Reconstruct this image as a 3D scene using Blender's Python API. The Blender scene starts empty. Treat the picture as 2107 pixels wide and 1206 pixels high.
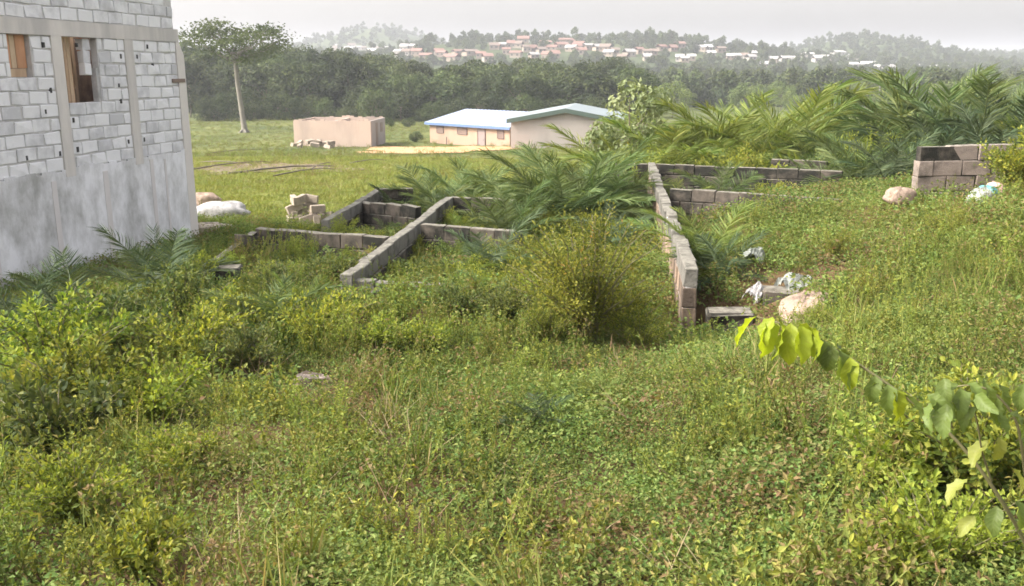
import bpy, math, random
import numpy as np
from mathutils import Vector, Matrix, Quaternion, Euler

R = math.radians
random.seed(7)
rng = np.random.default_rng(11)
sc = bpy.context.scene
C = sc.collection

# ------------------------------------------------------------------ camera
EYE = 3.7
PITCH = R(13.7)
FPX, CX, CY = 1898.0, 1053.5, 603.0
cam_d = bpy.data.cameras.new('camera')
cam_d.sensor_width = 36.0
cam_d.lens = 36.0 * FPX / 2107.0
cam_d.clip_start = 0.05
cam_d.clip_end = 9000
cam = bpy.data.objects.new('camera', cam_d)
C.objects.link(cam)
cam.location = (0, 0, EYE)
cam.rotation_euler = (R(90) - PITCH, 0, 0)
sc.camera = cam

# ------------------------------------------------------------------ sky, sun, exposure
SUN_AZ, SUN_EL = R(-102), R(40)
world = bpy.data.worlds.new('World')
sc.world = world
world.use_nodes = True
wn = world.node_tree.nodes
wl = world.node_tree.links
bg = wn['Background']
sky = wn.new('ShaderNodeTexSky')
sky.sky_type = 'NISHITA'
sky.sun_disc = False
sky.sun_elevation = SUN_EL
sky.sun_rotation = SUN_AZ % (2 * math.pi)
sky.air_density = 1.0
sky.dust_density = 6.0
sky.ozone_density = 1.0
hs = wn.new('ShaderNodeHueSaturation')
hs.inputs['Saturation'].default_value = 0.22
wl.new(sky.outputs[0], hs.inputs['Color'])
tint = wn.new('ShaderNodeMix'); tint.data_type = 'RGBA'; tint.blend_type = 'MULTIPLY'; tint.inputs[0].default_value = 1.0
tint.inputs[7].default_value = (1.0, 0.955, 0.93, 1)      # dusty harmattan-like air
wl.new(hs.outputs[0], tint.inputs[6])
wl.new(tint.outputs[2], bg.inputs[0])
bg.inputs[1].default_value = 0.142

sun_d = bpy.data.lights.new('sun', 'SUN')
sun_d.energy = 1.5
sun_d.angle = R(12.0)
sun_d.color = (1.0, 0.93, 0.82)
sun = bpy.data.objects.new('sun', sun_d)
C.objects.link(sun)
SV = Vector((math.sin(SUN_AZ) * math.cos(SUN_EL), math.cos(SUN_AZ) * math.cos(SUN_EL), math.sin(SUN_EL)))
sun.rotation_euler = SV.to_track_quat('Z', 'Y').to_euler()
sun.location = SV * 50

sc.view_settings.view_transform = 'Standard'
sc.view_settings.look = 'None'
sc.view_settings.gamma = 1.0
sc.view_settings.use_curve_mapping = False
sc.view_settings.exposure = 1.86
sc.render.engine = 'CYCLES'
sc.cycles.max_bounces = 6
sc.cycles.diffuse_bounces = 3
sc.cycles.transmission_bounces = 3
sc.cycles.glossy_bounces = 2
sc.cycles.volume_bounces = 0
sc.cycles.transparent_max_bounces = 4
sc.cycles.use_denoising = True
sc.cycles.filter_width = 1.7

# ------------------------------------------------------------------ pixel <-> world
cp, sp = math.cos(PITCH), math.sin(PITCH)
def ray(u, v):
    a = (u - CX) / FPX; b = (CY - v) / FPX
    return a, cp + b * sp, -sp + b * cp
def P(u, v, Y):
    a, y, z = ray(u, v); t = Y / y
    return Vector((a * t, Y, EYE + z * t))
def PD(u, v, D):
    a, y, z = ray(u, v); t = -D / z
    return Vector((a * t, y * t, EYE - D))

# ------------------------------------------------------------------ terrain
CTL = np.array([
 (0,0,1.75),(0,-6,1.6),(-6,-6,1.9),(6,-6,1.3),(-7,0,2.2),(7,0,1.3),
 (0,3.2,2.02),(-3,3.2,2.22),(3,3.2,1.8),(0,6,2.4),(-4,6,2.75),(4,6,1.92),
 (0,10,2.8),(-5,10,3.15),(-9,10,3.6),(2.3,10,3.0),(3.4,10,2.35),(5,10.4,1.97),(9,10,1.7),
 (0,14,2.98),(-5,14,3.22),(-10,15,3.68),(2.5,14,3.0),(4.5,14,2.42),(4.6,16.2,2.42),(5.8,16.2,2.48),(3.6,16,2.8),(6,14.4,2.08),(10,14,1.75),
 (0,18,3.25),(-6,19,3.7),(3,18,3.0),(6,18,2.5),(9,18,2.2),(13,18,2.0),
 (-10,22,3.8),(0,22,3.65),(4,22,3.3),(8,22,3.0),(14,22,2.8),
 (-15,30,4.2),(0,30,4.2),(10,30,4.05),(20,30,3.9),(-30,30,4.2),(35,30,3.8),
 (-20,10,3.7),(-20,0,3.2),(20,0,0.9),(20,10,1.3),(-20,20,3.8),
 (0,42,4.8),(-30,42,4.8),(30,42,4.8),(-45,20,3.9),(45,20,3.0)], dtype=float)
def _tps(d2):
    return 0.5 * d2 * np.log(d2 + 1e-9)
_n = len(CTL)
_A = np.zeros((_n + 3, _n + 3))
_d2 = ((CTL[:, None, :2] - CTL[None, :, :2]) ** 2).sum(-1)
_A[:_n, :_n] = _tps(_d2) + 0.15 * np.eye(_n)
_A[:_n, _n] = 1; _A[:_n, _n + 1:] = CTL[:, :2]
_A[_n:, :_n] = _A[:_n, _n:].T
_w = np.linalg.solve(_A, np.concatenate([CTL[:, 2], np.zeros(3)]))
def near_D(x, y):
    d2 = (x[:, None] - CTL[None, :, 0]) ** 2 + (y[:, None] - CTL[None, :, 1]) ** 2
    return _tps(d2) @ _w[:_n] + _w[_n] + x * _w[_n + 1] + y * _w[_n + 2]
HILLS = [  # x0, y0, A, sx, sy
 (50, 780, 27, 170, 200), (-60, 700, 10, 120, 140), (250, 800, 9, 150, 160),
 (-175, 1280, 56, 120, 230), (-520, 1300, 30, 230, 260), (150, 1350, 24, 200, 250),
 (368, 1020, 34, 85, 170), (560, 1150, 19, 170, 200), (900, 1500, 24, 420, 300), (1050, 1250, 18, 250, 250),
 (0, 1900, 28, 2600, 320)]
def _bump(x, y):
    return (np.sin(x * 0.9 + 1.3 * np.sin(y * 0.5)) * np.sin(y * 1.1 + 0.7 * np.sin(x * 0.8)) * 0.085
            + np.sin(x * 2.3 + 2 * y) * np.sin(y * 2.9 - x) * 0.04)
def _hill_noise(x, y):
    return np.sin(x * 0.021 + 1.7 * np.sin(y * 0.006)) * 1.6 + np.sin(x * 0.047 + y * 0.013) * 0.9
def ground_z(x, y):
    x = np.atleast_1d(np.asarray(x, float)); y = np.atleast_1d(np.asarray(y, float))
    prof = np.interp(y, [0, 30, 42, 100, 180, 300, 450, 700, 4000], [3.5, 4.2, 4.8, 8.0, 9.4, 11.0, 11.0, 9.5, 9.5])
    far = -prof + 0.25 * np.sin(x * 0.13) * np.sin(y * 0.09)
    hz = np.zeros_like(far)
    for x0, y0, A, sx, sy in HILLS:
        hz += A * np.exp(-((x - x0) / sx) ** 2 - ((y - y0) / sy) ** 2)
    far = far + hz + np.clip((y - 420) / 200, 0, 1) * _hill_noise(x, y)
    far = far + np.clip((np.abs(x) - 30) / 60, 0, 1) * np.clip(1 - y / 120, 0, 1) * 0.5
    out = far.copy()
    m = (y < 42) & (np.abs(x) < 45)
    if m.any():
        k = np.clip(np.maximum((y[m] - 26) / 16, (np.abs(x[m]) - 25) / 20), 0, 1)
        k = k * k * (3 - 2 * k)
        nd = -near_D(x[m], y[m]) + _bump(x[m], y[m])
        out[m] = nd * (1 - k) + far[m] * k
    return out + EYE
def gz(x, y):
    return float(ground_z(x, y)[0])
def PG(u, v, ymax=400):
    a, y, z = ray(u, v)
    t = np.concatenate([np.linspace(1.5, 45, 1400), np.linspace(45.1, ymax, 1200)])
    h = EYE + z * t - ground_z(a * t, y * t)
    i = np.argmax(h < 0)
    if i == 0: i = len(t) - 1
    t0 = t[i]
    return Vector((a * t0, y * t0, float(ground_z(a * t0, y * t0)[0])))

# ------------------------------------------------------------------ materials
def new_mat(name):
    m = bpy.data.materials.new(name); m.use_nodes = True
    nt = m.node_tree
    return m, nt, nt.nodes['Principled BSDF'], nt.nodes['Material Output']
def nd(nt, t, **kw):
    n = nt.nodes.new(t)
    for k, v in kw.items():
        if k in n.inputs: n.inputs[k].default_value = v
        else: setattr(n, k, v)
    return n
def ramp(nt, fac, stops, interp='LINEAR'):
    r = nt.nodes.new('ShaderNodeValToRGB'); r.color_ramp.interpolation = interp
    e = r.color_ramp.elements
    while len(e) < len(stops): e.new(0.5)
    for i, (p, c) in enumerate(stops):
        e[i].position = p; e[i].color = (*c, 1)
    nt.links.new(fac, r.inputs[0])
    return r.outputs[0]
def mixc(nt, fac, a, b, mode='MIX'):
    m = nt.nodes.new('ShaderNodeMix'); m.data_type = 'RGBA'; m.blend_type = mode
    for s, v in ((m.inputs[0], fac), (m.inputs[6], a), (m.inputs[7], b)):
        if hasattr(v, 'is_linked'): nt.links.new(v, s)
        elif isinstance(v, tuple): s.default_value = (*v, 1)
        else: s.default_value = v
    return m.outputs[2]
def noise(nt, vec, scale, detail=4, rough=0.55):
    n = nd(nt, 'ShaderNodeTexNoise'); n.inputs['Scale'].default_value = scale
    n.inputs['Detail'].default_value = detail; n.inputs['Roughness'].default_value = rough
    nt.links.new(vec, n.inputs['Vector'])
    return n.outputs['Fac']
def wpos(nt):
    return nt.nodes.new('ShaderNodeNewGeometry').outputs['Position']
def add_bump(nt, bsdf, h, strength, dist):
    b = nd(nt, 'ShaderNodeBump'); b.inputs['Strength'].default_value = strength; b.inputs['Distance'].default_value = dist
    nt.links.new(h, b.inputs['Height']); nt.links.new(b.outputs[0], bsdf.inputs['Normal'])

def leaf_mat(name, dark, mid, light, patch=0.6, trans=0.35, rough=0.68, dry=None, dryamt=0.0, hue=0.03, sat=0.98):
    """leaf colours vary leaf by leaf, plant by plant and in patches over the ground"""
    m, nt, b, out = new_mat(name)
    at = nd(nt, 'ShaderNodeAttribute', attribute_name='rnd')
    oi = nt.nodes.new('ShaderNodeObjectInfo')
    n = noise(nt, wpos(nt), patch, 3)
    s = nd(nt, 'ShaderNodeMath', operation='ADD'); nt.links.new(at.outputs['Fac'], s.inputs[0]); nt.links.new(n, s.inputs[1])
    s2 = nd(nt, 'ShaderNodeMath', operation='MULTIPLY_ADD'); nt.links.new(oi.outputs['Random'], s2.inputs[0])
    s2.inputs[1].default_value = 0.5; nt.links.new(s.outputs[0], s2.inputs[2])
    s3 = nd(nt, 'ShaderNodeMath', operation='MULTIPLY'); nt.links.new(s2.outputs[0], s3.inputs[0]); s3.inputs[1].default_value = 0.5
    col = ramp(nt, s3.outputs[0], [(0.25, dark), (0.55, mid), (0.85, light)])
    if dry:
        n2 = noise(nt, wpos(nt), patch * 1.7 + 0.31, 4)
        q = nd(nt, 'ShaderNodeMath', operation='MULTIPLY_ADD'); nt.links.new(at.outputs['Fac'], q.inputs[0]); q.inputs[1].default_value = 0.35
        nt.links.new(n2, q.inputs[2])
        f = ramp(nt, q.outputs[0], [(0.78 - dryamt, (0, 0, 0)), (0.92 - dryamt, (1, 1, 1))])
        col = mixc(nt, f, col, dry)
    h = nd(nt, 'ShaderNodeHueSaturation'); nt.links.new(col, h.inputs['Color'])
    ma = nd(nt, 'ShaderNodeMapRange'); nt.links.new(oi.outputs['Random'], ma.inputs[0])
    ma.inputs[3].default_value = 0.5 - hue; ma.inputs[4].default_value = 0.5 + hue
    nt.links.new(ma.outputs[0], h.inputs['Hue']); h.inputs['Saturation'].default_value = sat
    nt.links.new(h.outputs[0], b.inputs['Base Color'])
    b.inputs['Roughness'].default_value = rough
    b.inputs['Specular IOR Level'].default_value = 0.18
    tr = nd(nt, 'ShaderNodeBsdfTranslucent')
    tc = mixc(nt, 1.0, h.outputs[0], (1.25, 1.2, 0.55), 'MULTIPLY')
    nt.links.new(tc, tr.inputs['Color'])
    ms = nt.nodes.new('ShaderNodeMixShader'); ms.inputs[0].default_value = trans
    nt.links.new(b.outputs[0], ms.inputs[1]); nt.links.new(tr.outputs[0], ms.inputs[2])
    nt.links.new(ms.outputs[0], out.inputs['Surface'])
    return m

def stone_mat(name, base, alt, stain, stain_amt=0.5, scale=3.0, rough=0.9, bump=0.4, streak=False, objvar=0.25, top=None):
    m, nt, b, out = new_mat(name)
    p = wpos(nt)
    oi = nt.nodes.new('ShaderNodeObjectInfo')
    col = mixc(nt, noise(nt, p, scale * 2.2, 6, 0.65), base, alt)
    if streak:
        mp = nd(nt, 'ShaderNodeMapping'); mp.inputs['Scale'].default_value = (1, 1, 0.18 if streak is True else streak); nt.links.new(p, mp.inputs[0])
        sn = noise(nt, mp.outputs[0], scale, 5 if streak is True else 9, 0.6 if streak is True else 0.68)
    else:
        sn = noise(nt, p, scale, 5, 0.62)
    q = nd(nt, 'ShaderNodeMath', operation='MULTIPLY_ADD'); nt.links.new(oi.outputs['Random'], q.inputs[0])
    q.inputs[1].default_value = objvar; nt.links.new(sn, q.inputs[2])
    f = ramp(nt, q.outputs[0], [(0.80 - 0.5 * stain_amt, (0, 0, 0)), (1.05 - 0.5 * stain_amt, (1, 1, 1))])
    col = mixc(nt, f, col, stain)
    if top:     # sunlit paleness painted into upward faces, mottled as lichen and dust
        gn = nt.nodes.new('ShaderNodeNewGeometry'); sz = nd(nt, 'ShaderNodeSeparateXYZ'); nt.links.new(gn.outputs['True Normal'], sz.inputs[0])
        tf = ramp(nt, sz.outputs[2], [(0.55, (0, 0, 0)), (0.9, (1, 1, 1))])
        pale_top = mixc(nt, ramp(nt, noise(nt, p, 9, 5, 0.7), [(0.35, (0, 0, 0)), (0.6, (1, 1, 1))]), tuple(c * 0.4 for c in top), top)
        col = mixc(nt, tf, col, pale_top)
    nt.links.new(col, b.inputs['Base Color'])
    b.inputs['Roughness'].default_value = rough
    b.inputs['Specular IOR Level'].default_value = 0.2
    add_bump(nt, b, noise(nt, p, 45, 6, 0.7), bump, 0.02)
    return m
def plain_mat(name, col, rough=0.7, var=0.25, scale=4.0, metallic=0.0):
    m, nt, b, out = new_mat(name)
    c2 = tuple(c * (1 - var) for c in col)
    nt.links.new(mixc(nt, noise(nt, wpos(nt), scale, 5), c2, tuple(min(1, c * (1 + var * 0.4)) for c in col)), b.inputs['Base Color'])
    b.inputs['Roughness'].default_value = rough; b.inputs['Metallic'].default_value = metallic
    return m

M = {}
# ground: laterite soil with low grass seen from afar
m, nt, b, out = new_mat('ground_soil')
p = wpos(nt)
g1 = ramp(nt, noise(nt, p, 0.35, 6, 0.6), [(0.3, (0.105, 0.12, 0.03)), (0.5, (0.15, 0.16, 0.042)), (0.72, (0.21, 0.205, 0.06))])
g2 = mixc(nt, ramp(nt, noise(nt, p, 2.6, 5, 0.7), [(0.4, (0, 0, 0)), (0.7, (1, 1, 1))]), g1, (0.075, 0.095, 0.022))
g2 = mixc(nt, ramp(nt, noise(nt, p, 0.16, 6, 0.65), [(0.58, (0, 0, 0)), (0.72, (1, 1, 1))]), g2, (0.16, 0.13, 0.07))
soil = ramp(nt, noise(nt, p, 3.0, 6), [(0.3, (0.07, 0.045, 0.022)), (0.7, (0.14, 0.095, 0.05))])
sx_ = nd(nt, 'ShaderNodeSeparateXYZ'); nt.links.new(p, sx_.inputs[0])
near = nd(nt, 'ShaderNodeMapRange'); nt.links.new(sx_.outputs[1], near.inputs[0]); near.inputs[1].default_value = 13; near.inputs[2].default_value = 24
col = mixc(nt, near.outputs[0], soil, g2)
midr = nd(nt, 'ShaderNodeMapRange'); nt.links.new(sx_.outputs[1], midr.inputs[0]); midr.inputs[1].default_value = 38; midr.inputs[2].default_value = 75
scrub = ramp(nt, noise(nt, p, 0.14, 7, 0.7), [(0.35, (0.06, 0.08, 0.03)), (0.5, (0.105, 0.125, 0.042)), (0.62, (0.15, 0.16, 0.05)), (0.74, (0.17, 0.13, 0.075))])
col = mixc(nt, midr.outputs[0], col, scrub)
farr = nd(nt, 'ShaderNodeMapRange'); nt.links.new(sx_.outputs[1], farr.inputs[0]); farr.inputs[1].default_value = 170; farr.inputs[2].default_value = 330
wood = ramp(nt, noise(nt, p, 0.03, 8, 0.65), [(0.35, (0.03, 0.045, 0.018)), (0.6, (0.06, 0.08, 0.03)), (0.75, (0.16, 0.11, 0.06))])
col = mixc(nt, farr.outputs[0], col, wood)
nt.links.new(col, b.inputs['Base Color']); b.inputs['Roughness'].default_value = 0.95; b.inputs['Specular IOR Level'].default_value = 0.1
add_bump(nt, b, noise(nt, p, 5.0, 6, 0.7), 0.8, 0.12)
M['ground'] = m
# dirt yard
m, nt, b, out = new_mat('laterite_dirt')
p = wpos(nt)
dc = ramp(nt, noise(nt, p, 0.5, 6, 0.65), [(0.3, (0.34, 0.17, 0.07)), (0.55, (0.46, 0.27, 0.13)), (0.75, (0.50, 0.36, 0.21))])
nt.links.new(dc, b.inputs['Base Color']); b.inputs['Roughness'].default_value = 0.95
add_bump(nt, b, noise(nt, p, 4, 6), 0.6, 0.1)
M['dirt'] = m

M['creeper'] = leaf_mat('creeper_leaves', (0.044, 0.084, 0.022), (0.114, 0.170, 0.040), (0.24, 0.285, 0.078), 0.5, 0.36, dry=(0.20, 0.145, 0.07), dryamt=0.02)
M['weed'] = leaf_mat('weed_leaves', (0.052, 0.088, 0.02), (0.138, 0.178, 0.034), (0.29, 0.305, 0.058), 0.45, 0.35, dry=(0.22, 0.165, 0.08), dryamt=0.03)
M['grass'] = leaf_mat('grass_blades', (0.05, 0.09, 0.02), (0.132, 0.174, 0.035), (0.25, 0.27, 0.07), 0.5, 0.3, dry=(0.27, 0.20, 0.10), dryamt=0.07)
M['field'] = leaf_mat('field_grass', (0.10, 0.135, 0.03), (0.17, 0.20, 0.045), (0.27, 0.28, 0.075), 0.22, 0.3, dry=(0.20, 0.16, 0.075), dryamt=-0.04)
M['field2'] = leaf_mat('far_field_grass_blades', (0.07, 0.095, 0.03), (0.125, 0.15, 0.045), (0.20, 0.215, 0.065), 0.15, 0.3, dry=(0.19, 0.15, 0.08), dryamt=0.05)
M['dry'] = leaf_mat('dry_stems', (0.10, 0.07, 0.035), (0.20, 0.15, 0.08), (0.36, 0.29, 0.18), 0.8, 0.1)
M['bush_y'] = leaf_mat('yellow_green_bush_leaves', (0.055, 0.09, 0.018), (0.14, 0.175, 0.032), (0.30, 0.32, 0.06), 1.2, 0.42, dry=(0.30, 0.20, 0.06), dryamt=-0.12)
M['shrub'] = leaf_mat('shrub_leaves', (0.045, 0.08, 0.018), (0.13, 0.175, 0.03), (0.33, 0.34, 0.055), 0.7, 0.42)
M['shrub_b'] = leaf_mat('bright_shrub_leaves', (0.065, 0.10, 0.02), (0.165, 0.21, 0.032), (0.34, 0.355, 0.055), 0.9, 0.45)
M['shrub_d'] = leaf_mat('dark_shrub_leaves', (0.03, 0.055, 0.018), (0.07, 0.105, 0.03), (0.15, 0.17, 0.045), 0.7, 0.3)
M['palm'] = leaf_mat('palm_leaflets', (0.045, 0.08, 0.03), (0.085, 0.13, 0.045), (0.16, 0.20, 0.07), 0.5, 0.28, 0.6)
M['palm_y'] = leaf_mat('yellow_palm_leaflets', (0.06, 0.10, 0.022), (0.115, 0.165, 0.036), (0.22, 0.25, 0.07), 0.5, 0.36, 0.6)
M['palm_d'] = leaf_mat('dark_palm_leaflets', (0.03, 0.05, 0.028), (0.05, 0.08, 0.04), (0.10, 0.13, 0.06), 0.5, 0.22, 0.6)
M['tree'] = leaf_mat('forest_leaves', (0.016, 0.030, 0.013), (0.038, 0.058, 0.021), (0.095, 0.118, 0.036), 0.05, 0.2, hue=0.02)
M['tree_p'] = leaf_mat('pale_tree_leaves', (0.09, 0.125, 0.055), (0.16, 0.20, 0.09), (0.26, 0.29, 0.15), 0.6, 0.3)
M['stem'] = plain_mat('green_stem', (0.13, 0.12, 0.05), 0.7)
M['bark'] = plain_mat('bark', (0.16, 0.13, 0.10), 0.9, 0.45, 2.0)
M['bark_p'] = plain_mat('pale_bark', (0.20, 0.185, 0.155), 0.9, 0.4, 1.2)
M['block_l'] = stone_mat('pale_sandcrete_block', (0.74, 0.74, 0.77), (0.84, 0.84, 0.86), (0.56, 0.56, 0.585), 0.36, 3.0, bump=0.5, objvar=0.35)
M['mortar'] = stone_mat('grey_mortar', (0.50, 0.49, 0.49), (0.62, 0.61, 0.60), (0.38, 0.38, 0.38), 0.45, 5.0, bump=0.8)
M['concrete'] = stone_mat('cast_concrete', (0.62, 0.585, 0.555), (0.73, 0.69, 0.66), (0.50, 0.48, 0.465), 0.35, 2.0, streak=True)
M['plaster'] = stone_mat('blotchy_white_plaster', (0.74, 0.74, 0.78), (0.84, 0.84, 0.87), (0.36, 0.36, 0.355), 0.76, 1.3, bump=0.3, streak=0.6, objvar=0.0)
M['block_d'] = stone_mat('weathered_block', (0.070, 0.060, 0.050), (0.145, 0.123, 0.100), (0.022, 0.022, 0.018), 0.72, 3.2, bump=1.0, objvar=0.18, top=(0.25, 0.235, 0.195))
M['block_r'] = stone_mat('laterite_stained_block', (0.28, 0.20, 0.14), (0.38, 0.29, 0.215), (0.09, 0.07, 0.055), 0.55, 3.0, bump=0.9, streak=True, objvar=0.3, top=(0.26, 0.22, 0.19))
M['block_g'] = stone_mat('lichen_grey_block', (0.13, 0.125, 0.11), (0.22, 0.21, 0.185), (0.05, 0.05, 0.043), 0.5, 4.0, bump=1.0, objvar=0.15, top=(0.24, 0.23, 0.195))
M['rubble'] = stone_mat('pale_rubble', (0.28, 0.235, 0.185), (0.38, 0.325, 0.265), (0.15, 0.125, 0.10), 0.4, 4.0, bump=0.8)
M['timber'] = stone_mat('orange_timber', (0.50, 0.25, 0.13), (0.62, 0.36, 0.22), (0.30, 0.16, 0.09), 0.4, 3.0, bump=0.3, streak=True)
M['timber_p'] = stone_mat('pale_timber', (0.50, 0.36, 0.24), (0.62, 0.48, 0.34), (0.34, 0.22, 0.14), 0.4, 3.0, bump=0.3, streak=True)
M['hole'] = plain_mat('putlog_hole_shade_paint', (0.05, 0.05, 0.05), 0.95)
M['pink'] = stone_mat('pinkish_render', (0.416, 0.320, 0.264), (0.496, 0.400, 0.336), (0.304, 0.248, 0.216), 0.35, 0.35, bump=0.2, streak=True)
M['pink2'] = stone_mat('peach_render', (0.30, 0.21, 0.155), (0.36, 0.265, 0.20), (0.23, 0.17, 0.13), 0.3, 0.35, bump=0.2, streak=True)
M['grey_r'] = stone_mat('grey_mauve_render', (0.27, 0.245, 0.225), (0.33, 0.30, 0.28), (0.21, 0.19, 0.175), 0.35, 0.3, bump=0.2, streak=True)
M['roof_b'] = plain_mat('pale_blue_roof_sheet', (0.36, 0.42, 0.57), 0.55, 0.12, 0.4)
M['fascia_b'] = plain_mat('blue_fascia', (0.09, 0.15, 0.28), 0.7)
M['roof_g'] = plain_mat('grey_green_roof_sheet', (0.20, 0.235, 0.25), 0.55, 0.15, 0.4)
M['fascia_g'] = plain_mat('dark_green_fascia', (0.055, 0.085, 0.07), 0.6)
M['louvre'] = plain_mat('brown_louvre', (0.20, 0.14, 0.11), 0.6)
M['doorm'] = plain_mat('grey_brown_door', (0.24, 0.19, 0.18), 0.6)
M['frame'] = plain_mat('door_frame', (0.16, 0.11, 0.10), 0.7)
M['sack_w'] = plain_mat('white_woven_sack', (0.44, 0.43, 0.43), 0.75, 0.12, 3)
M['sack_p'] = plain_mat('peach_dusty_sack', (0.34, 0.25, 0.19), 0.85, 0.15, 3)
M['sack_c'] = plain_mat('cream_sack', (0.46, 0.41, 0.33), 0.85, 0.25, 5)
M['poly'] = plain_mat('pale_polythene', (0.36, 0.385, 0.35), 0.4, 0.2, 7)
for k_, c_, v_ in (('sack_w', (0.52, 0.51, 0.51), .2), ('sack_p', (0.42, 0.315, 0.245), .22), ('sack_c', (0.40, 0.35, 0.28), .3), ('poly', (0.36, 0.385, 0.35), .2)):
    m, nt, b, out = new_mat(k_ + '_cloth'); p = wpos(nt)
    dirt = ramp(nt, noise(nt, p, 5, 7, 0.7), [(0.38, tuple(c * (1 - v_) * .7 for c in c_)), (0.55, c_), (0.8, tuple(c * 1.12 for c in c_))])
    nt.links.new(dirt, b.inputs['Base Color']); b.inputs['Roughness'].default_value = .7; b.inputs['Specular IOR Level'].default_value = .25
    add_bump(nt, b, noise(nt, p, 11, 8, 0.75), 1.0, 0.06)
    M[k_] = m
M['wood_g'] = plain_mat('grey_dead_wood', (0.13, 0.11, 0.09), 0.9, 0.4, 3)
M['metal_p'] = plain_mat('galvanised_pole', (0.24, 0.24, 0.23), 0.7)
for nm, cc in (('r_rust', (0.20, 0.11, 0.085)), ('r_tin', (0.27, 0.26, 0.25)), ('r_brown', (0.16, 0.12, 0.095)), ('r_white', (0.42, 0.41, 0.40)),
               ('w_cream', (0.28, 0.235, 0.185)), ('w_tan', (0.22, 0.175, 0.135)), ('w_white', (0.33, 0.31, 0.285)), ('w_dark', (0.06, 0.05, 0.05)), ('earth', (0.45, 0.25, 0.15))):
    M[nm] = plain_mat(nm, cc, 0.8, 0.2, 0.3)

# ------------------------------------------------------------------ mesh helpers
def mesh(name, V, polys, mats, rnd=None, smooth=False, pm=None):
    """polys: list of (k x n) int arrays; mats: list of materials; pm: material index per poly"""
    V = np.asarray(V, np.float32)
    me = bpy.data.meshes.new(name)
    polys = [np.asarray(p, np.int32) for p in polys if len(p)]
    me.vertices.add(len(V)); me.vertices.foreach_set('co', V.ravel())
    loops = np.concatenate([p.ravel() for p in polys])
    sizes = np.concatenate([np.full(len(p), p.shape[1], np.int32) for p in polys])
    me.loops.add(len(loops)); me.loops.foreach_set('vertex_index', loops)
    me.polygons.add(len(sizes))
    st = np.zeros(len(sizes), np.int32); st[1:] = np.cumsum(sizes)[:-1]
    me.polygons.foreach_set('loop_start', st)
    if pm is not None: me.polygons.foreach_set('material_index', np.asarray(pm, np.int32))
    me.polygons.foreach_set('use_smooth', np.full(len(sizes), bool(smooth)))
    for mm in (mats if isinstance(mats, (list, tuple)) else [mats]): me.materials.append(mm)
    if rnd is not None:
        a = me.attributes.new('rnd', 'FLOAT', 'POINT'); a.data.foreach_set('value', np.asarray(rnd, np.float32))
    me.update(calc_edges=True); me.validate()
    return me
def obj(name, me, parent=None, loc=(0, 0, 0), rot=(0, 0, 0), scl=1.0, link=True):
    o = bpy.data.objects.new(name, me)
    if link: C.objects.link(o)
    o.parent = parent; o.location = loc; o.rotation_euler = rot
    o.scale = (scl, scl, scl) if isinstance(scl, (int, float)) else scl
    return o
def tag(o, label=None, cat=None, group=None, kind=None):
    if label: o['label'] = label
    if cat: o['category'] = cat
    if group: o['group'] = group
    if kind: o['kind'] = kind
    return o
def thing(name, loc, label, cat, group=None, rz=0):
    o = bpy.data.objects.new(name, None); C.objects.link(o); o.empty_display_size = 0.2
    o.location = loc; o.rotation_euler = (0, 0, rz)
    return tag(o, label, cat, group)
class MB:
    """collects shapes, then links them as one mesh object"""
    def __init__(s): s.V = []; s.P = {3: [], 4: []}; s.n = 0
    def add(s, V, polys):
        V = np.asarray(V, float)
        for p in polys:
            p = np.asarray(p, int)
            if len(p): s.P[p.shape[1]].append(p + s.n)
        s.V.append(V); s.n += len(V)
        return s
    def box(s, x0, x1, y0, y1, z0, z1):
        V = [(x, y, z) for z in (z0, z1) for y in (y0, y1) for x in (x0, x1)]
        return s.add(V, [[(0, 2, 3, 1), (4, 5, 7, 6), (0, 1, 5, 4), (2, 6, 7, 3), (0, 4, 6, 2), (1, 3, 7, 5)]])
    def bar(s, a, b, w, h=None):
        """a square-section bar from a to b"""
        h = h or w
        a = Vector(a); b = Vector(b); d = (b - a).normalized()
        u = d.orthogonal().normalized(); v = d.cross(u)
        V = [p + u * (sx * w / 2) + v * (sy * h / 2) for p in (a, b) for sx, sy in ((-1, -1), (1, -1), (1, 1), (-1, 1))]
        return s.add(V, [[(3, 2, 1, 0), (4, 5, 6, 7), (0, 1, 5, 4), (1, 2, 6, 5), (2, 3, 7, 6), (3, 0, 4, 7)]])
    def tube(s, pts, rad, k=6):
        pts = np.asarray(pts, float); n = len(pts); rad = np.broadcast_to(np.asarray(rad, float), (n,))
        d = np.gradient(pts, axis=0); d /= np.linalg.norm(d, axis=1)[:, None] + 1e-9
        ref = np.where(np.abs(d[:, 2:3]) > 0.9, np.array([[1.0, 0, 0]]), np.array([[0, 0, 1.0]]))
        u = np.cross(d, ref); u /= np.linalg.norm(u, axis=1)[:, None] + 1e-9
        w = np.cross(d, u)
        a = np.linspace(0, 2 * np.pi, k, endpoint=False)
        V = pts[:, None] + rad[:, None, None] * (np.cos(a)[None, :, None] * u[:, None] + np.sin(a)[None, :, None] * w[:, None])
        i = np.arange(n - 1)[:, None] * k; j = np.arange(k)[None]
        q = np.stack([i + j, i + (j + 1) % k, i + k + (j + 1) % k, i + k + j], -1).reshape(-1, 4)
        return s.add(V.reshape(-1, 3), [q])
    def mesh(s, name, mat, smooth=False):
        ps = [np.concatenate(s.P[k]) for k in (3, 4) if s.P[k]]
        V = np.concatenate(s.V)
        return mesh(name, V, ps, mat, rnd=np.full(len(V), 0.5), smooth=smooth)
    def build(s, name, mat, parent=None, smooth=False, **kw):
        return obj(name, s.mesh(name, mat, smooth), parent, **kw)
def unit(v):
    return v / (np.linalg.norm(v, axis=-1, keepdims=True) + 1e-9)
def rdir(n, up=0.0, spread=1.0):
    v = rng.normal(size=(n, 3)) * spread; v[:, 2] += up
    return unit(v)
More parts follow.
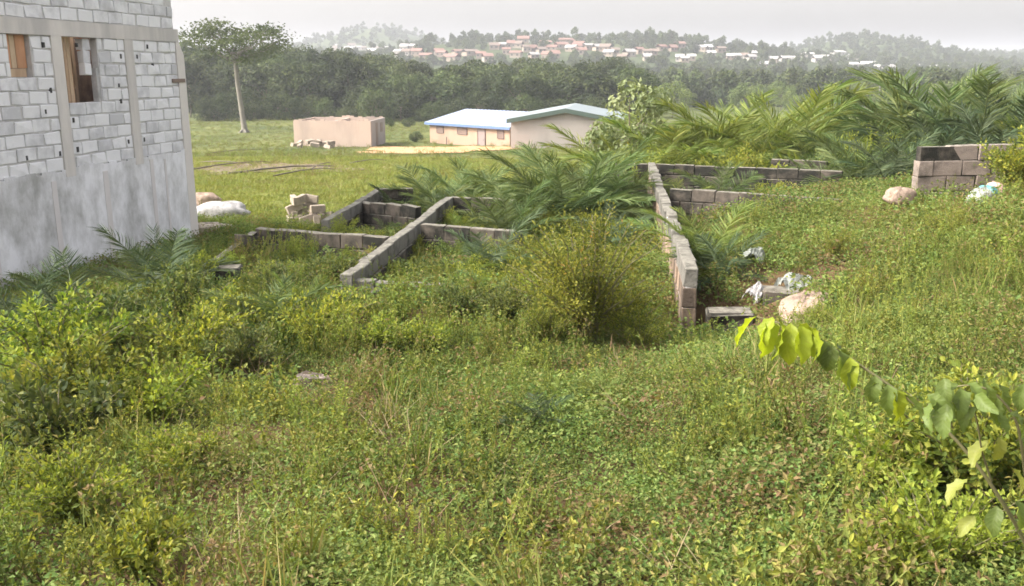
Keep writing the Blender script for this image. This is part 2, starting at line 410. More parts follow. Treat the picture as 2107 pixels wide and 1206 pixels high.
def leaves(pos, ax, nr, L, W, fold=0.25, droop=0.0, n4=False):
    """flat leaves folded on the midrib; two faces (or four with a drooping tip)"""
    pos = np.asarray(pos, float); n = len(pos)
    ax = unit(ax); sd = unit(np.cross(ax, nr)); nr = np.cross(sd, ax)
    L = np.broadcast_to(L, (n,))[:, None]; W = np.broadcast_to(W, (n,))[:, None]
    r = rng.random(n)
    if not n4:
        mid = pos + ax * L * 0.45 + nr * W * fold
        V = np.stack([pos, mid - sd * W * .5, pos + ax * L - nr * L * droop, mid + sd * W * .5], 1).reshape(-1, 3)
        b = np.arange(n)[:, None] * 4
        F = np.concatenate([b + [0, 2, 1], b + [0, 3, 2]])
        return V, [F], np.repeat(r, 4)
    m1 = pos + ax * L * 0.35 - nr * 0 * L; m2 = pos + ax * L * 0.75 - nr * L * droop * .45
    V = np.stack([pos, m1 - sd * W * .5 + nr * W * fold, m1, m1 + sd * W * .5 + nr * W * fold,
                  m2 - sd * W * .36 + nr * W * fold * .7, m2, m2 + sd * W * .36 + nr * W * fold * .7, pos + ax * L * 0.97 - nr * L * droop], 1).reshape(-1, 3)
    b = np.arange(n)[:, None] * 8
    T = np.concatenate([b + [0, 2, 1], b + [0, 3, 2], b + [4, 5, 7], b + [5, 6, 7]])
    Q = np.concatenate([b + [1, 2, 5, 4], b + [2, 3, 6, 5]])
    return V, [T, Q], np.repeat(r, 8)
def join(parts):
    """parts: (V, polys, rnd)"""
    V, P, Rn, n = [], {}, [], 0
    for v, ps, r in parts:
        for p in ps:
            p = np.asarray(p)
            P.setdefault(p.shape[1], []).append(p + n)
        V.append(v); Rn.append(r); n += len(v)
    return np.concatenate(V), [np.concatenate(x) for x in P.values()], np.concatenate(Rn)
def lm(name, parts, mat):
    V, P, r = join(parts); return mesh(name, V, P, mat, r)
def blades(base, ax, L, W, bend, segs=3):
    """grass blades and palm leaflets: tapered strips bending over"""
    base = np.asarray(base, float); n = len(base); ax = unit(ax)
    L = np.broadcast_to(L, (n,)); W = np.broadcast_to(W, (n,)); bend = np.broadcast_to(bend, (n,))
    ref = unit(rng.normal(size=(n, 3))); sd = unit(np.cross(ax, ref))
    t = np.linspace(0, 1, segs + 1)
    g = np.array([0, 0, -1.0])
    cen = base[:, None] + ax[:, None] * (L[:, None] * t)[..., None] + g * (L[:, None] * bend[:, None] * t ** 2)[..., None]
    wid = W[:, None] * np.interp(t, [0, 0.3, 0.75, 1], [0.55, 1, 0.7, 0.08])[None]
    V = np.stack([cen - sd[:, None] * wid[..., None] * .5, cen + sd[:, None] * wid[..., None] * .5], 2).reshape(-1, 3)
    k = (segs + 1) * 2
    b = np.arange(n)[:, None, None] * k + (np.arange(segs) * 2)[None, :, None]
    Q = (b + np.array([0, 1, 3, 2])[None, None]).reshape(-1, 4)
    return V, [Q], np.repeat(rng.random(n), k)
def block_mesh(name, mat, seed, L=0.45, W=0.15, H=0.225, r=0.009, chip=0.007):
    """sandcrete block, worn on all edges: bevelled box of 44 triangles with every corner knocked about"""
    g = np.random.default_rng(seed)
    V, F = [], []
    import itertools
    hx, hy, hz = L / 2, W / 2, H / 2
    idx = {}
    for sx, sy, sz in itertools.product((-1, 1), repeat=3):
        j = g.normal(size=3) * chip * 0.6
        for ax in range(3):
            p = np.array([sx * hx, sy * hy, sz * hz])
            rr = r * g.uniform(0.6, 1.6)
            for a in range(3):
                if a != ax: p[a] -= (sx, sy, sz)[a] * rr
            idx[(sx, sy, sz, ax)] = len(V); V.append(p + j)
    S = (-1, 1)
    tri, quad = [], []
    for ax in range(3):
        o = [a for a in range(3) if a != ax]
        for s in S:
            q = []
            for s1, s2 in ((-1, -1), (1, -1), (1, 1), (-1, 1)):
                k = [0, 0, 0]; k[ax] = s; k[o[0]] = s1; k[o[1]] = s2
                q.append(idx[(*k, ax)])
            quad.append(q)
    for ax in range(3):       # edge bevels along axis ax
        o = [a for a in range(3) if a != ax]
        for s1 in S:
            for s2 in S:
                k0 = [0, 0, 0]; k0[o[0]] = s1; k0[o[1]] = s2
                a = list(k0); a[ax] = -1; c = list(k0); c[ax] = 1
                quad.append([idx[(*a, o[0])], idx[(*c, o[0])], idx[(*c, o[1])], idx[(*a, o[1])]])
    for k in itertools.product(S, repeat=3):
        tri.append([idx[(*k, 0)], idx[(*k, 1)], idx[(*k, 2)]])
    import bmesh
    me = mesh(name, V, [tri, quad], mat)
    bm = bmesh.new(); bm.from_mesh(me); bmesh.ops.recalc_face_normals(bm, faces=bm.faces); bm.to_mesh(me); bm.free()
    return me
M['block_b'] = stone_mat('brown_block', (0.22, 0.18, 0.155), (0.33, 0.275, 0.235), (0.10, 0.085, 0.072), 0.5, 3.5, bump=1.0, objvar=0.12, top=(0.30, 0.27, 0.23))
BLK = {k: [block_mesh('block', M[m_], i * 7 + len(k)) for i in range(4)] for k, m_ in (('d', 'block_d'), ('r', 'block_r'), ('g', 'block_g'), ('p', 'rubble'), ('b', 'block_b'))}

# ------------------------------------------------------------------ scatter: stuff by geometry nodes
def scatter(name, pts, sources, label, cat, smin=0.8, smax=1.25, idx=None, scl=None, tilt=0.15, rz=None):
    pts = np.asarray(pts, np.float32); n = len(pts)
    col = bpy.data.collections.new(name + '_sources')
    for i, me in enumerate(sources):
        o = bpy.data.objects.new('%s_%02d' % (name, i), me); col.objects.link(o)
    me = bpy.data.meshes.new(name)
    me.vertices.add(n); me.vertices.foreach_set('co', pts.ravel())
    rot = rng.normal(size=(n, 3)) * tilt; rot[:, 2] = rng.random(n) * 6.283 if rz is None else rz
    a = me.attributes.new('rot', 'FLOAT_VECTOR', 'POINT'); a.data.foreach_set('vector', rot.astype(np.float32).ravel())
    s = rng.uniform(smin, smax, n) if scl is None else scl
    a = me.attributes.new('scl', 'FLOAT', 'POINT'); a.data.foreach_set('value', np.asarray(s, np.float32))
    ii = rng.integers(0, len(sources), n) if idx is None else idx
    a = me.attributes.new('idx', 'INT', 'POINT'); a.data.foreach_set('value', np.asarray(ii, np.int32))
    o = obj(name, me)
    tag(o, label, cat, kind='stuff')
    ng = bpy.data.node_groups.new(name, 'GeometryNodeTree')
    ng.interface.new_socket('Geometry', in_out='INPUT', socket_type='NodeSocketGeometry')
    ng.interface.new_socket('Geometry', in_out='OUTPUT', socket_type='NodeSocketGeometry')
    N, L = ng.nodes, ng.links
    gi, go = N.new('NodeGroupInput'), N.new('NodeGroupOutput')
    ci = N.new('GeometryNodeCollectionInfo'); ci.inputs['Collection'].default_value = col
    ci.inputs['Separate Children'].default_value = True; ci.inputs['Reset Children'].default_value = True
    io = N.new('GeometryNodeInstanceOnPoints'); io.inputs['Pick Instance'].default_value = True
    def na(nm, t):
        x = N.new('GeometryNodeInputNamedAttribute'); x.data_type = t; x.inputs['Name'].default_value = nm
        return [q for q in x.outputs if q.enabled and q.name == 'Attribute'][0]
    er = N.new('FunctionNodeEulerToRotation')
    L.new(na('rot', 'FLOAT_VECTOR'), er.inputs[0])
    L.new(gi.outputs[0], io.inputs['Points']); L.new(ci.outputs[0], io.inputs['Instance'])
    L.new(na('idx', 'INT'), io.inputs['Instance Index']); L.new(er.outputs[0], io.inputs['Rotation'])
    L.new(na('scl', 'FLOAT'), io.inputs['Scale']); L.new(io.outputs[0], go.inputs[0])
    md = o.modifiers.new('scatter', 'NODES'); md.node_group = ng
    return o
def fieldnoise(x, y, k=1.0, seed=0):
    s = seed * 7.31
    return (np.sin(x * 0.83 * k + s + 1.7 * np.sin(y * 0.61 * k + s)) + np.sin(y * 1.07 * k - s + 1.3 * np.sin(x * 0.77 * k)) +
            0.6 * np.sin(x * 2.3 * k + y * 1.9 * k + s) + 0.5 * np.sin(x * 3.1 * k - y * 2.7 * k + 2 * s)) / 3.1

# ================================================================== SETTING
# ground: one sheet to the horizon, denser near the camera
ys = np.concatenate([np.linspace(-8, 30, 150), 30 + np.cumsum(np.geomspace(0.4, 90, 170))])
ss = np.linspace(-1, 1, 181); ss = np.sign(ss) * np.abs(ss) ** 1.25
Yg, Sg = np.meshgrid(ys, ss, indexing='ij')
Xg = Sg * (26 + 0.95 * np.maximum(Yg, 0))
Zg = ground_z(Xg.ravel(), Yg.ravel())
ny, nx = Xg.shape
ii = np.arange(ny - 1)[:, None] * nx + np.arange(nx - 1)[None]
Q = np.stack([ii, ii + 1, ii + nx + 1, ii + nx], -1).reshape(-1, 4)
tag(obj('ground', mesh('ground', np.stack([Xg.ravel(), Yg.ravel(), Zg], 1), [Q], M['ground'], smooth=True)), kind='structure')
YMAX = ys[-1]

def patch_sheet(name, cx, cy, rx, ry, mat, lift=0.02, seed=0, n=48, rings=8):
    """an irregular sheet lying on the ground, a little above it"""
    a = np.linspace(0, 2 * np.pi, n, endpoint=False)
    rr = 1 + 0.18 * np.sin(3 * a + seed) + 0.12 * np.sin(5 * a + 2 * seed) + 0.08 * np.sin(11 * a + seed)
    V = [(cx, cy)]
    for k in range(1, rings + 1):
        f = k / rings
        V += [(cx + rx * f * r_ * math.cos(t), cy + ry * f * r_ * math.sin(t)) for t, r_ in zip(a, rr)]
    V = np.array(V); z = ground_z(V[:, 0], V[:, 1]) + lift
    T = [(0, 1 + i, 1 + (i + 1) % n) for i in range(n)]
    Qd = [(1 + k * n + i, 1 + (k + 1) * n + i, 1 + (k + 1) * n + (i + 1) % n, 1 + k * n + (i + 1) % n) for k in range(rings - 1) for i in range(n)]
    return tag(obj(name, mesh(name, np.column_stack([V, z]), [T, Qd], mat, smooth=True)), kind='structure')
patch_sheet('dirt_yard', -7.0, 86, 7.5, 11, M['dirt'], 0.06, 1)
M['bare'] = stone_mat('grey_brown_soil', (0.13, 0.105, 0.075), (0.21, 0.17, 0.12), (0.085, 0.085, 0.04), 0.5, 1.2, bump=0.9)
q_ = PG(545, 347); patch_sheet('bare_soil', q_.x, q_.y, 4.2, 4.0, M['bare'], 0.04, 2)
BARE = (q_.x, q_.y)
a_ = PG(2085, 415); patch_sheet('bare_earth', a_.x + 0.6, a_.y - 0.3, 1.0, 0.7, M['dirt'], 0.05, 3)

# ================================================================== BLOCK BUILDING
bld = thing('block_building', (-7.13, 20.4, 0), 'tall unfinished building of whitish concrete blocks over a blotchy plastered base', 'building', rz=R(-100.3))
ZP, ZB0, ZB1, SL = 1.95, 4.24, 4.5, 8.4
def wall_panels(holes, s0, s1, z0, z1):
    ss_ = sorted({s0, s1, *[h for q in holes for h in q[:2]]})
    out_ = []
    for a, b_ in zip(ss_, ss_[1:]):
        cuts = sorted([(q[2], q[3]) for q in holes if q[0] <= a and q[1] >= b_])
        z = z0
        for c0, c1 in cuts:
            if c0 > z: out_.append((a, b_, z, c0))
            z = c1
        if z < z1: out_.append((a, b_, z, z1))
    return out_
HOLES = [(2.85, 3.88, 3.095, ZB0), (4.67, 5.2, 3.553, ZB0)]
w = MB()
for a, b_, z0, z1 in wall_panels(HOLES, 0.05, SL, ZP - 0.1, ZB0): w.box(a, b_, -0.15, -0.022, z0, z1)
w.box(0.12, SL, -0.15, -0.022, ZB1, 5.62)
w.build('mortar_bed', M['mortar'], bld)
MB().box(0, SL, -0.2, 0.018, ZB0, ZB1).build('ring_beam', M['concrete'], bld)
for a, b_ in ((1.72, 2.0), (3.88, 4.16), (7.5, 7.78)):
    MB().box(a, b_, -0.18, 0.014, ZP - 0.12, ZB0).build('column', M['concrete'], bld)
V = [(-0.2, y, -0.5) for y in (-.2, .016)] + [(0.12, y, -0.5) for y in (-.2, .016)] + [(-0.17, y, 3.95) for y in (-.2, .016)] + \
    [(0.12, y, 3.95) for y in (-.2, .016)] + [(-0.0, y, 4.235) for y in (-.2, .016)] + [(0.12, y, 4.235) for y in (-.2, .016)]
F = [(0, 1, 5, 4), (1, 3, 7, 5), (3, 2, 6, 7), (2, 0, 4, 6), (4, 5, 9, 8), (5, 7, 11, 9), (7, 6, 10, 11), (6, 4, 8, 10), (8, 9, 11, 10), (0, 2, 3, 1)]
obj('corner_column', mesh('corner_column', V, [F], M['concrete']), bld)
BB = [block_mesh('block', M['block_l'], 40 + i, 0.43, 0.15, 0.205, 0.009, 0.017) for i in range(6)]
def lay(segs, z0, rows, pitch, holes=(), jit=0.006):
    for r in range(rows):
        z = z0 + (r + 0.5) * pitch
        for a, b_ in segs(r):
            s = a + (-0.23 if r % 2 else 0.0)
            while s < b_ - 0.05:
                x0, x1 = max(s, a), min(s + 0.46, b_)
                s += 0.46
                if x1 - x0 < 0.09: continue
                cuts = [q for q in holes if q[2] - 0.02 < z < q[3] and x1 > q[0] and x0 < q[1]]
                for q in cuts:
                    if x0 < q[0]: x1 = min(x1, q[0])
                    elif x1 > q[1]: x0 = max(x0, q[1])
                    else: x1 = x0
                if x1 - x0 < 0.09: continue
                o = obj('block', random.choice(BB), bld, ((x0 + x1) / 2, -0.075 + random.uniform(-jit, jit), z + random.uniform(-.004, .004)),
                        (0, random.gauss(0, .012), random.gauss(0, .006)))
                o.scale = ((x1 - x0 - 0.028) / 0.43 * random.uniform(.95, 1.0), 1, random.uniform(.93, 1.0))
lay(lambda r: [(0.12, 1.72), (2.0, 3.88), (4.16, 6.9)], ZP, 10, 0.229, HOLES)
lay(lambda r: [((0.13, 0.13, 0.42, 0.42, 0.7)[r], 6.9)], ZB1, 5, 0.224)
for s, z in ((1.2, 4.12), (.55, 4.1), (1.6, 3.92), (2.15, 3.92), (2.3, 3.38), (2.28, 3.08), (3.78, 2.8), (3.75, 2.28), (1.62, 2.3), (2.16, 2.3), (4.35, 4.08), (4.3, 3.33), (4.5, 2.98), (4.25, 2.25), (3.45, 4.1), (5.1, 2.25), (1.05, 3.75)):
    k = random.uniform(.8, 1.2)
    MB().box(s - .022 * k, s + .022 * k, -0.03, 0.0085, z - .038 * k, z + .04 * k).build('putlog_shade_plate', M['hole'], bld)  # dark plates proud of the blocks: shade of putlog holes put into their colour
# lower plastered wall with raised screed strips
MB().box(-0.01, SL, -0.2, 0.008, -0.5, ZP - 0.02).build('plaster_wall', M['plaster'], bld)
e = MB(); x = 0.12
while x < SL - .3:                       # ragged top edge of the render
    l = random.uniform(.12, .4); e.box(x, x + l, -0.1, 0.012, ZP - 0.06, ZP + random.uniform(-.03, .05)); x += l
e.build('plaster_edge', M['plaster'], bld)
M['screed'] = stone_mat('screed_strip', (0.58, 0.55, 0.55), (0.68, 0.65, 0.65), (0.48, 0.46, 0.46), 0.3, 2.0, bump=0.2, streak=True)
for s, wd in ((4.52, .13), (3.03, .15), (1.45, .12), (0.95, .06), (6.1, .14)):
    MB().box(s - wd / 2, s + wd / 2, -0.05, 0.02, -0.4, ZP - random.uniform(.05, .15)).build('plaster_screed', M['screed'], bld)
M['brownwall'] = stone_mat('brown_inner_wall', (0.26, 0.18, 0.13), (0.36, 0.26, 0.19), (0.16, 0.11, 0.09), 0.5, 3.0, bump=0.5)
# other walls, floor, timber props seen through the openings
MB().box(0.05, SL, -6.2, -6.05, -0.5, 5.3).build('rear_wall', M['block_l'], bld)
MB().box(0.05, 0.2, -6.04, -0.21, -0.5, 5.3).build('end_wall', M['block_l'], bld)
MB().box(SL - .15, SL, -6.04, -0.21, -0.5, 5.3).build('end_wall', M['block_l'], bld)
MB().box(0.21, SL - .16, -6.03, -0.21, 1.8, 1.95).build('floor_slab', M['concrete'], bld)
MB().box(0.3, 5.6, -.95, -.8, 1.96, 5.2).build('inner_wall', M['brownwall'], bld)
for s, y, wd, z0, z1, mt in ((3.36, -.28, .09, 3.0, 4.3, 'timber_p'), (3.22, -.36, .05, 3.0, 4.3, 'timber'), (3.78, -.35, .14, 2.0, 4.3, 'timber'), (3.55, -.5, .07, 2.0, 4.3, 'timber_p'), (3.3, -.6, .1, 2.0, 4.3, 'timber'), (2.9, -.7, .12, 2.0, 4.3, 'timber'), (2.6, -.72, .08, 2.0, 4.3, 'timber_p')):
    MB().box(s - wd / 2, s + wd / 2, y - .04, y + .03, z0, z1).build('timber_prop', M[mt], bld)
for z, s0, s1, mt in ((3.50, 3.4, 3.95, 'timber_p'), (3.42, 3.42, 3.95, 'timber_p'), (3.46, 2.9, 3.3, 'timber'), (3.30, 2.85, 3.3, 'block_r')):
    MB().box(s0, s1, -.65, -.55, z - .025, z + .025).build('timber_brace', M[mt], bld)
MB().box(3.66, 3.84, -.2, -.17, 3.1, 4.23).build('timber_board', M['timber'], bld)
MB().box(3.5, 3.56, -.24, -.2, 3.1, 4.23).build('timber_prop', M['timber_p'], bld)
MB().bar((3.62, -.45, 4.2), (3.7, -.5, 3.5), .03).build('timber_brace', M['timber_p'], bld)
MB().bar((3.85, -.3, 3.4), (3.72, -.3, 3.08), .035).build('timber_brace', M['timber_p'], bld)
for i, z in enumerate((3.68, 3.90, 4.12)):
    obj('block', BB[i], bld, (3.1, -.13, z), scl=(.40 + .05 * i, .9, 1))
MB().box(2.93, 3.03, -.3, -.25, 3.75, 4.24).build('timber_board', M['timber'], bld)
MB().box(2.855, 2.93, -.14, -.03, 3.1, 3.7).build('window_jamb', M['mortar'], bld)
for s0, s1, z0, z1, mt in ((5.06, 5.19, 3.7, 4.23, 'timber'), (4.93, 5.05, 3.7, 4.23, 'timber_p'), (4.69, 4.92, 3.7, 4.23, 'timber'), (4.72, 5.19, 3.56, 3.69, 'timber_p')):
    MB().box(s0, s1, -.2 - random.uniform(0, .1), -.1, z0, z1).build('timber_board', M[mt], bld)
MB().box(-.12, .38, -.02, .03, 3.40, 3.48).build('timber_batten', M['louvre'], bld)

# ================================================================== RUINED FOUNDATION WALLS
WALL_SEGS = []      # for keeping plants off the masonry
def block_wall(label, p0, p1, courses, key='d', group='ruined foundation walls', drop0=(), steps=None, sink=0.0, cat='wall', name='block_wall', cap=None):
    """p0, p1: points on the wall's top; each block is a part of the wall"""
    p0, p1 = Vector(p0), Vector(p1)
    d = p1 - p0; L = math.hypot(d.x, d.y); az = math.atan2(d.y, d.x); slope = d.z / L
    t = thing(name, (p0.x, p0.y, p0.z - courses * .237), label, cat, group, az); t['kind'] = 'thing'
    WALL_SEGS.append((p0.x, p0.y, p1.x, p1.y))
    n = max(1, round(L / .465)); pl = L / n
    for c in range(courses):
        z = (courses - c - .5) * .237
        i0 = -1 if c % 2 else 0
        for i in range(i0, n):
            a, b_ = i * pl + (pl / 2 if c % 2 else 0), (i + 1) * pl + (pl / 2 if c % 2 else 0)
            a, b_ = max(a, 0), min(b_, L)
            if b_ - a < .1 or (c, i) in drop0: continue
            st = steps((a + b_) / 2) if steps else 0
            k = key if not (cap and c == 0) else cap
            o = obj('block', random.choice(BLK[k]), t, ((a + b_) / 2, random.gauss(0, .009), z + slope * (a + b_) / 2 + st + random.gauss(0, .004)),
                    (random.gauss(0, .01), -math.atan(slope) + random.gauss(0, .012), random.gauss(0, .012)))
            o.scale = ((b_ - a - .014) / .45, 1.06, 1)
            if random.random() < .5: o.rotation_euler.z += math.pi
    m_ = MB()
    zt = courses * .237 - .03
    m_.add([(x, y, z + (slope * x)) for z in (0.0, zt) for y in (-.062, .062) for x in (.02, L - .02)],
           [[(0, 2, 3, 1), (4, 5, 7, 6), (0, 1, 5, 4), (2, 6, 7, 3), (0, 4, 6, 2), (1, 3, 7, 5)]])
    m_.build('mortar_core', M['mortar' if key == 'r' else 'block_d'], t)
    return t
def D(u, v, d): return PD(u, v, d)
def stp(s): return (0.0 if s < 3.6 else 0.015 if s < 7.6 else 0.03) + 0.01 * math.sin(s * 5)
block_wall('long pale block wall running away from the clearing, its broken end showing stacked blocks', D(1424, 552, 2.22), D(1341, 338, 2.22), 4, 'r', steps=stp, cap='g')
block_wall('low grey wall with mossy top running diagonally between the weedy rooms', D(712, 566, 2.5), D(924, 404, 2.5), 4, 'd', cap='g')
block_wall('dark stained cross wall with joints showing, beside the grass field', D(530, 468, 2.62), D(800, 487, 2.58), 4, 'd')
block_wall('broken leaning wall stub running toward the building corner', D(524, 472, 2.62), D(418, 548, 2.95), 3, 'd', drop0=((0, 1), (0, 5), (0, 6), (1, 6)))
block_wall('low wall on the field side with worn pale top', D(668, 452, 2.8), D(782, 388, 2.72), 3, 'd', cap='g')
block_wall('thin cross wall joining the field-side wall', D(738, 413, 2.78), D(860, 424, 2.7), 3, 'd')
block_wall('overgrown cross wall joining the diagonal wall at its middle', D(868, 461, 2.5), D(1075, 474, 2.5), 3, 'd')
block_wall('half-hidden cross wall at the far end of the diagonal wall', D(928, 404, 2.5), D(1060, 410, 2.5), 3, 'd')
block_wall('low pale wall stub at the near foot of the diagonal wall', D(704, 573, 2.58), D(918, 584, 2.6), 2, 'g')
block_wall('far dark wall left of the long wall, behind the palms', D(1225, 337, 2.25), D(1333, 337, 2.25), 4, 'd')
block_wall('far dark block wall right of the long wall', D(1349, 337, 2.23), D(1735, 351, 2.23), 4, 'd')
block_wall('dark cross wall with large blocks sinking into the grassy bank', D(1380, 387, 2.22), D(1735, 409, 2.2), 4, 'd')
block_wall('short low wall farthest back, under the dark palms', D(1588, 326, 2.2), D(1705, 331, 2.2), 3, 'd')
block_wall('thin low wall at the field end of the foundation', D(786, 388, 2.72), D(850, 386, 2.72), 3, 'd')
# tall wall stub on the right: three courses, stepped
q0 = P(1886, 330, 14.2); q1 = P(2240, 316, 14.6); q0.z = q1.z = gz(5.9, 14.2) + 0.92
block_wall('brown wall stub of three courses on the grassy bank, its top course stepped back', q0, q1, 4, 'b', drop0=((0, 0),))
WALL_SEGS.append((q0.x, q0.y, q1.x, q1.y))
# low foundation blocks at the near end of the long wall
for (u, v, Yd, L_, H_, rz, lab) in ((1500, 660, 10.2, .52, .26, -.1, 'squat dark block at the foot of the long wall end'),
                                    (1622, 618, 10.55, .62, .30, -.12, 'dark block under the white polythene scraps'),
                                    (1700, 612, 10.7, .45, .2, -.15, 'mossy half-buried block beside the peach sheet'),
                                    (455, 572, 12.6, .55, .34, .1, 'reddish-brown block by the broken wall stub')):
    q = P(u, v, Yd)
    o = obj('concrete_block', block_mesh('concrete_block', M['block_d'], int(u), L_, .3, H_, .03, .02), None, q, (0, .02, rz))
    tag(o, lab, 'block', 'loose blocks in the weeds')
for (u, v, Yd, sx_s, lab, mt) in ((512, 712, 8.4, (.24, .22, .3), 'rounded grey concrete lump in the weeds beside the fan palm', 'block_g'), (640, 748, 7.8, (.3, .2, .1), 'pale slab half sunk in grass below the leafy bushes', 'block_r')):
    q = P(u, v, Yd); q.z = gz(q.x, q.y) + sx_s[2] * .35
    o = obj('concrete_lump', block_mesh('concrete_lump', M[mt], int(u), *sx_s, .05, .03), None, q, (.1, .05, .3))
    tag(o, lab, 'rubble')

# ================================================================== HOUSES IN THE FIELD
def frame_pt(o, x, y):
    c, s = math.cos(o.rotation_euler.z), math.sin(o.rotation_euler.z)
    return o.location.x + c * x - s * y, o.location.y + s * x + c * y
# roofless house
q = PG(597, 296)
Yh = 97.0; xl = (597 - CX) / 1954 * Yh
uh = thing('roofless_house', (xl, Yh, 0), 'low roofless house with bare pinkish walls in the grass field', 'house', rz=R(-4))
zb = gz(xl + 4, Yh) - .6; zt = EYE - 5.3
MB().box(0, 8.1, 0, .2, zb, zt).build('front_wall', M['pink'], uh)
MB().box(.01, 8.08, 7.2, 7.4, zb, zt + .02).build('rear_wall', M['pink'], uh)
MB().box(0.005, .2, .21, 7.19, zb, zt - .01).build('side_wall', M['pink'], uh)
MB().box(7.9, 8.095, .21, 7.19, zb, zt - .01).build('side_wall', M['grey_r'], uh)  # shaded end wall: its shade is put into the grey colour
MB().box(4, 4.2, .21, 7.19, zb, zt - .05).build('inner_wall', M['pink'], uh)
for x in np.arange(.3, 8, .46):
    for y, zz in ((.1, zt), (7.3, zt + .02)):
        if random.random() < .55: MB().box(x - .2, x + .2, y - .08, y + .08, zz, zz + random.uniform(.05, .22)).build('coping_block', M['pink'], uh)
MB().box(8.0, 8.12, 2.5, 3.5, zb + .6, zt - .3).build('doorway_board', M['louvre'], uh)
MB().box(8.0, 8.13, 4.8, 5.9, zt - 1.4, zt - .4).build('window_board', M['louvre'], uh)
for k in range(12):
    o = MB().box(-.25, .25, -.12, .12, 0, .22).build('fallen_block', M['rubble'], None)
    u_, v_ = random.uniform(598, 712), random.uniform(293, 303)
    pp = P(u_, v_, 93 + random.uniform(-2, 2)); g_ = gz(pp.x, pp.y)
    o.location = (pp.x, pp.y, g_ + random.choice((0, .2, .4))); o.rotation_euler = (random.uniform(-.3, .3), random.uniform(-.3, .3), random.uniform(0, 3)); o.scale = (1.6, 1.6, 1.6)
    tag(o, 'pale tumbled block in the rubble heap before the roofless house', 'block', 'rubble blocks at the roofless house')

def gable_house(name, label, loc, rz, Lx, Ly, wall_h, rise, base, mats, over=.45, ridge='x'):
    """local x along the front, y into the house; ridge along x or y"""
    wallm, roofm, fasm = mats
    t = thing(name, (loc[0], loc[1], 0), label, 'house', rz=rz)
    z0, z1 = base - .8, base + wall_h
    MB().box(0, Lx, 0, .2, z0, z1).build('front_wall', wallm, t)
    MB().box(0, Lx, Ly - .2, Ly, z0, z1).build('rear_wall', wallm, t)
    for x in (0.003, Lx - .203):
        MB().box(x, x + .2, .201, Ly - .201, z0, z1 - .003).build('side_wall', wallm, t)
    th = .07
    if ridge == 'x':
        r0, r1 = (-over, Ly / 2), (Ly + over, Ly / 2)
        for ya, yb in ((-over, Ly / 2), (Ly + over, Ly / 2)):
            za, zb_ = z1 - rise * over / (Ly / 2) + .05, z1 + rise + .05
            V = [(x, y, z + dz) for dz in (0, th) for (y, z) in ((ya, za), (yb, zb_)) for x in (-over, Lx + over)]
            rf = obj('roof_sheet', mesh('roof_sheet', V, [[(0, 1, 3, 2), (4, 6, 7, 5), (0, 4, 5, 1), (2, 3, 7, 6), (0, 2, 6, 4), (1, 5, 7, 3)]], roofm), t)
            rb = MB()
            for x in np.arange(-over + .3, Lx + over, .6):
                rb.bar((x, ya, za + th + .015), (x, yb, zb_ + th + .015), .05, .03)
            rb.build('roof_rib', roofm, rf)
            MB().box(-over, Lx + over, min(ya, ya + math.copysign(.03, ya)) - .015, max(ya, ya + .02) + .015, za - .22, za + .06).build('fascia', fasm, t)
        for x in (0.05, Lx - .15):
            V = [(x + dx, y, z) for dx in (0, .1) for y, z in ((.1, z1 - .02), (Ly - .1, z1 - .02), (Ly / 2, z1 + rise - .02))]
            obj('gable', mesh('gable', V, [[(0, 1, 2), (3, 5, 4)], [(0, 3, 4, 1), (1, 4, 5, 2), (2, 5, 3, 0)]], wallm), t)
    else:
        for xa, xb in ((-over, Lx / 2), (Lx + over, Lx / 2)):
            za, zb_ = z1 - rise * over / (Lx / 2) + .05, z1 + rise + .05
            V = [(x, y, z + dz) for dz in (0, th) for (x, z) in ((xa, za), (xb, zb_)) for y in (-over, Ly + over)]
            rf = obj('roof_sheet', mesh('roof_sheet', V, [[(0, 1, 3, 2), (4, 6, 7, 5), (0, 4, 5, 1), (2, 3, 7, 6), (0, 2, 6, 4), (1, 5, 7, 3)]], roofm), t)
            rb = MB()
            for y in np.arange(-over + .3, Ly + over, .6):
                rb.bar((xa, y, za + th + .015), (xb, y, zb_ + th + .015), .05, .03)
            rb.build('roof_rib', roofm, rf)
            V = [(x, y, z) for y in (-over - .04, -over + .01) for x, z in ((xa, za - .3), (xb, zb_ - .3), (xb, zb_ + .09), (xa, za + .09))]
            obj('fascia', mesh('fascia', V, [[(0, 1, 2, 3), (4, 7, 6, 5), (0, 4, 5, 1), (3, 2, 6, 7)]], fasm), t)
        for y in (0.05, Ly - .15):
            V = [(x, y + dy, z) for dy in (0, .1) for x, z in ((.02, z1 - .02), (Lx - .02, z1 - .02), (Lx / 2, z1 + rise - .02))]
            obj('gable', mesh('gable', V, [[(0, 1, 2), (3, 5, 4)], [(0, 3, 4, 1), (1, 4, 5, 2), (2, 5, 3, 0)]], wallm), t)
    return t
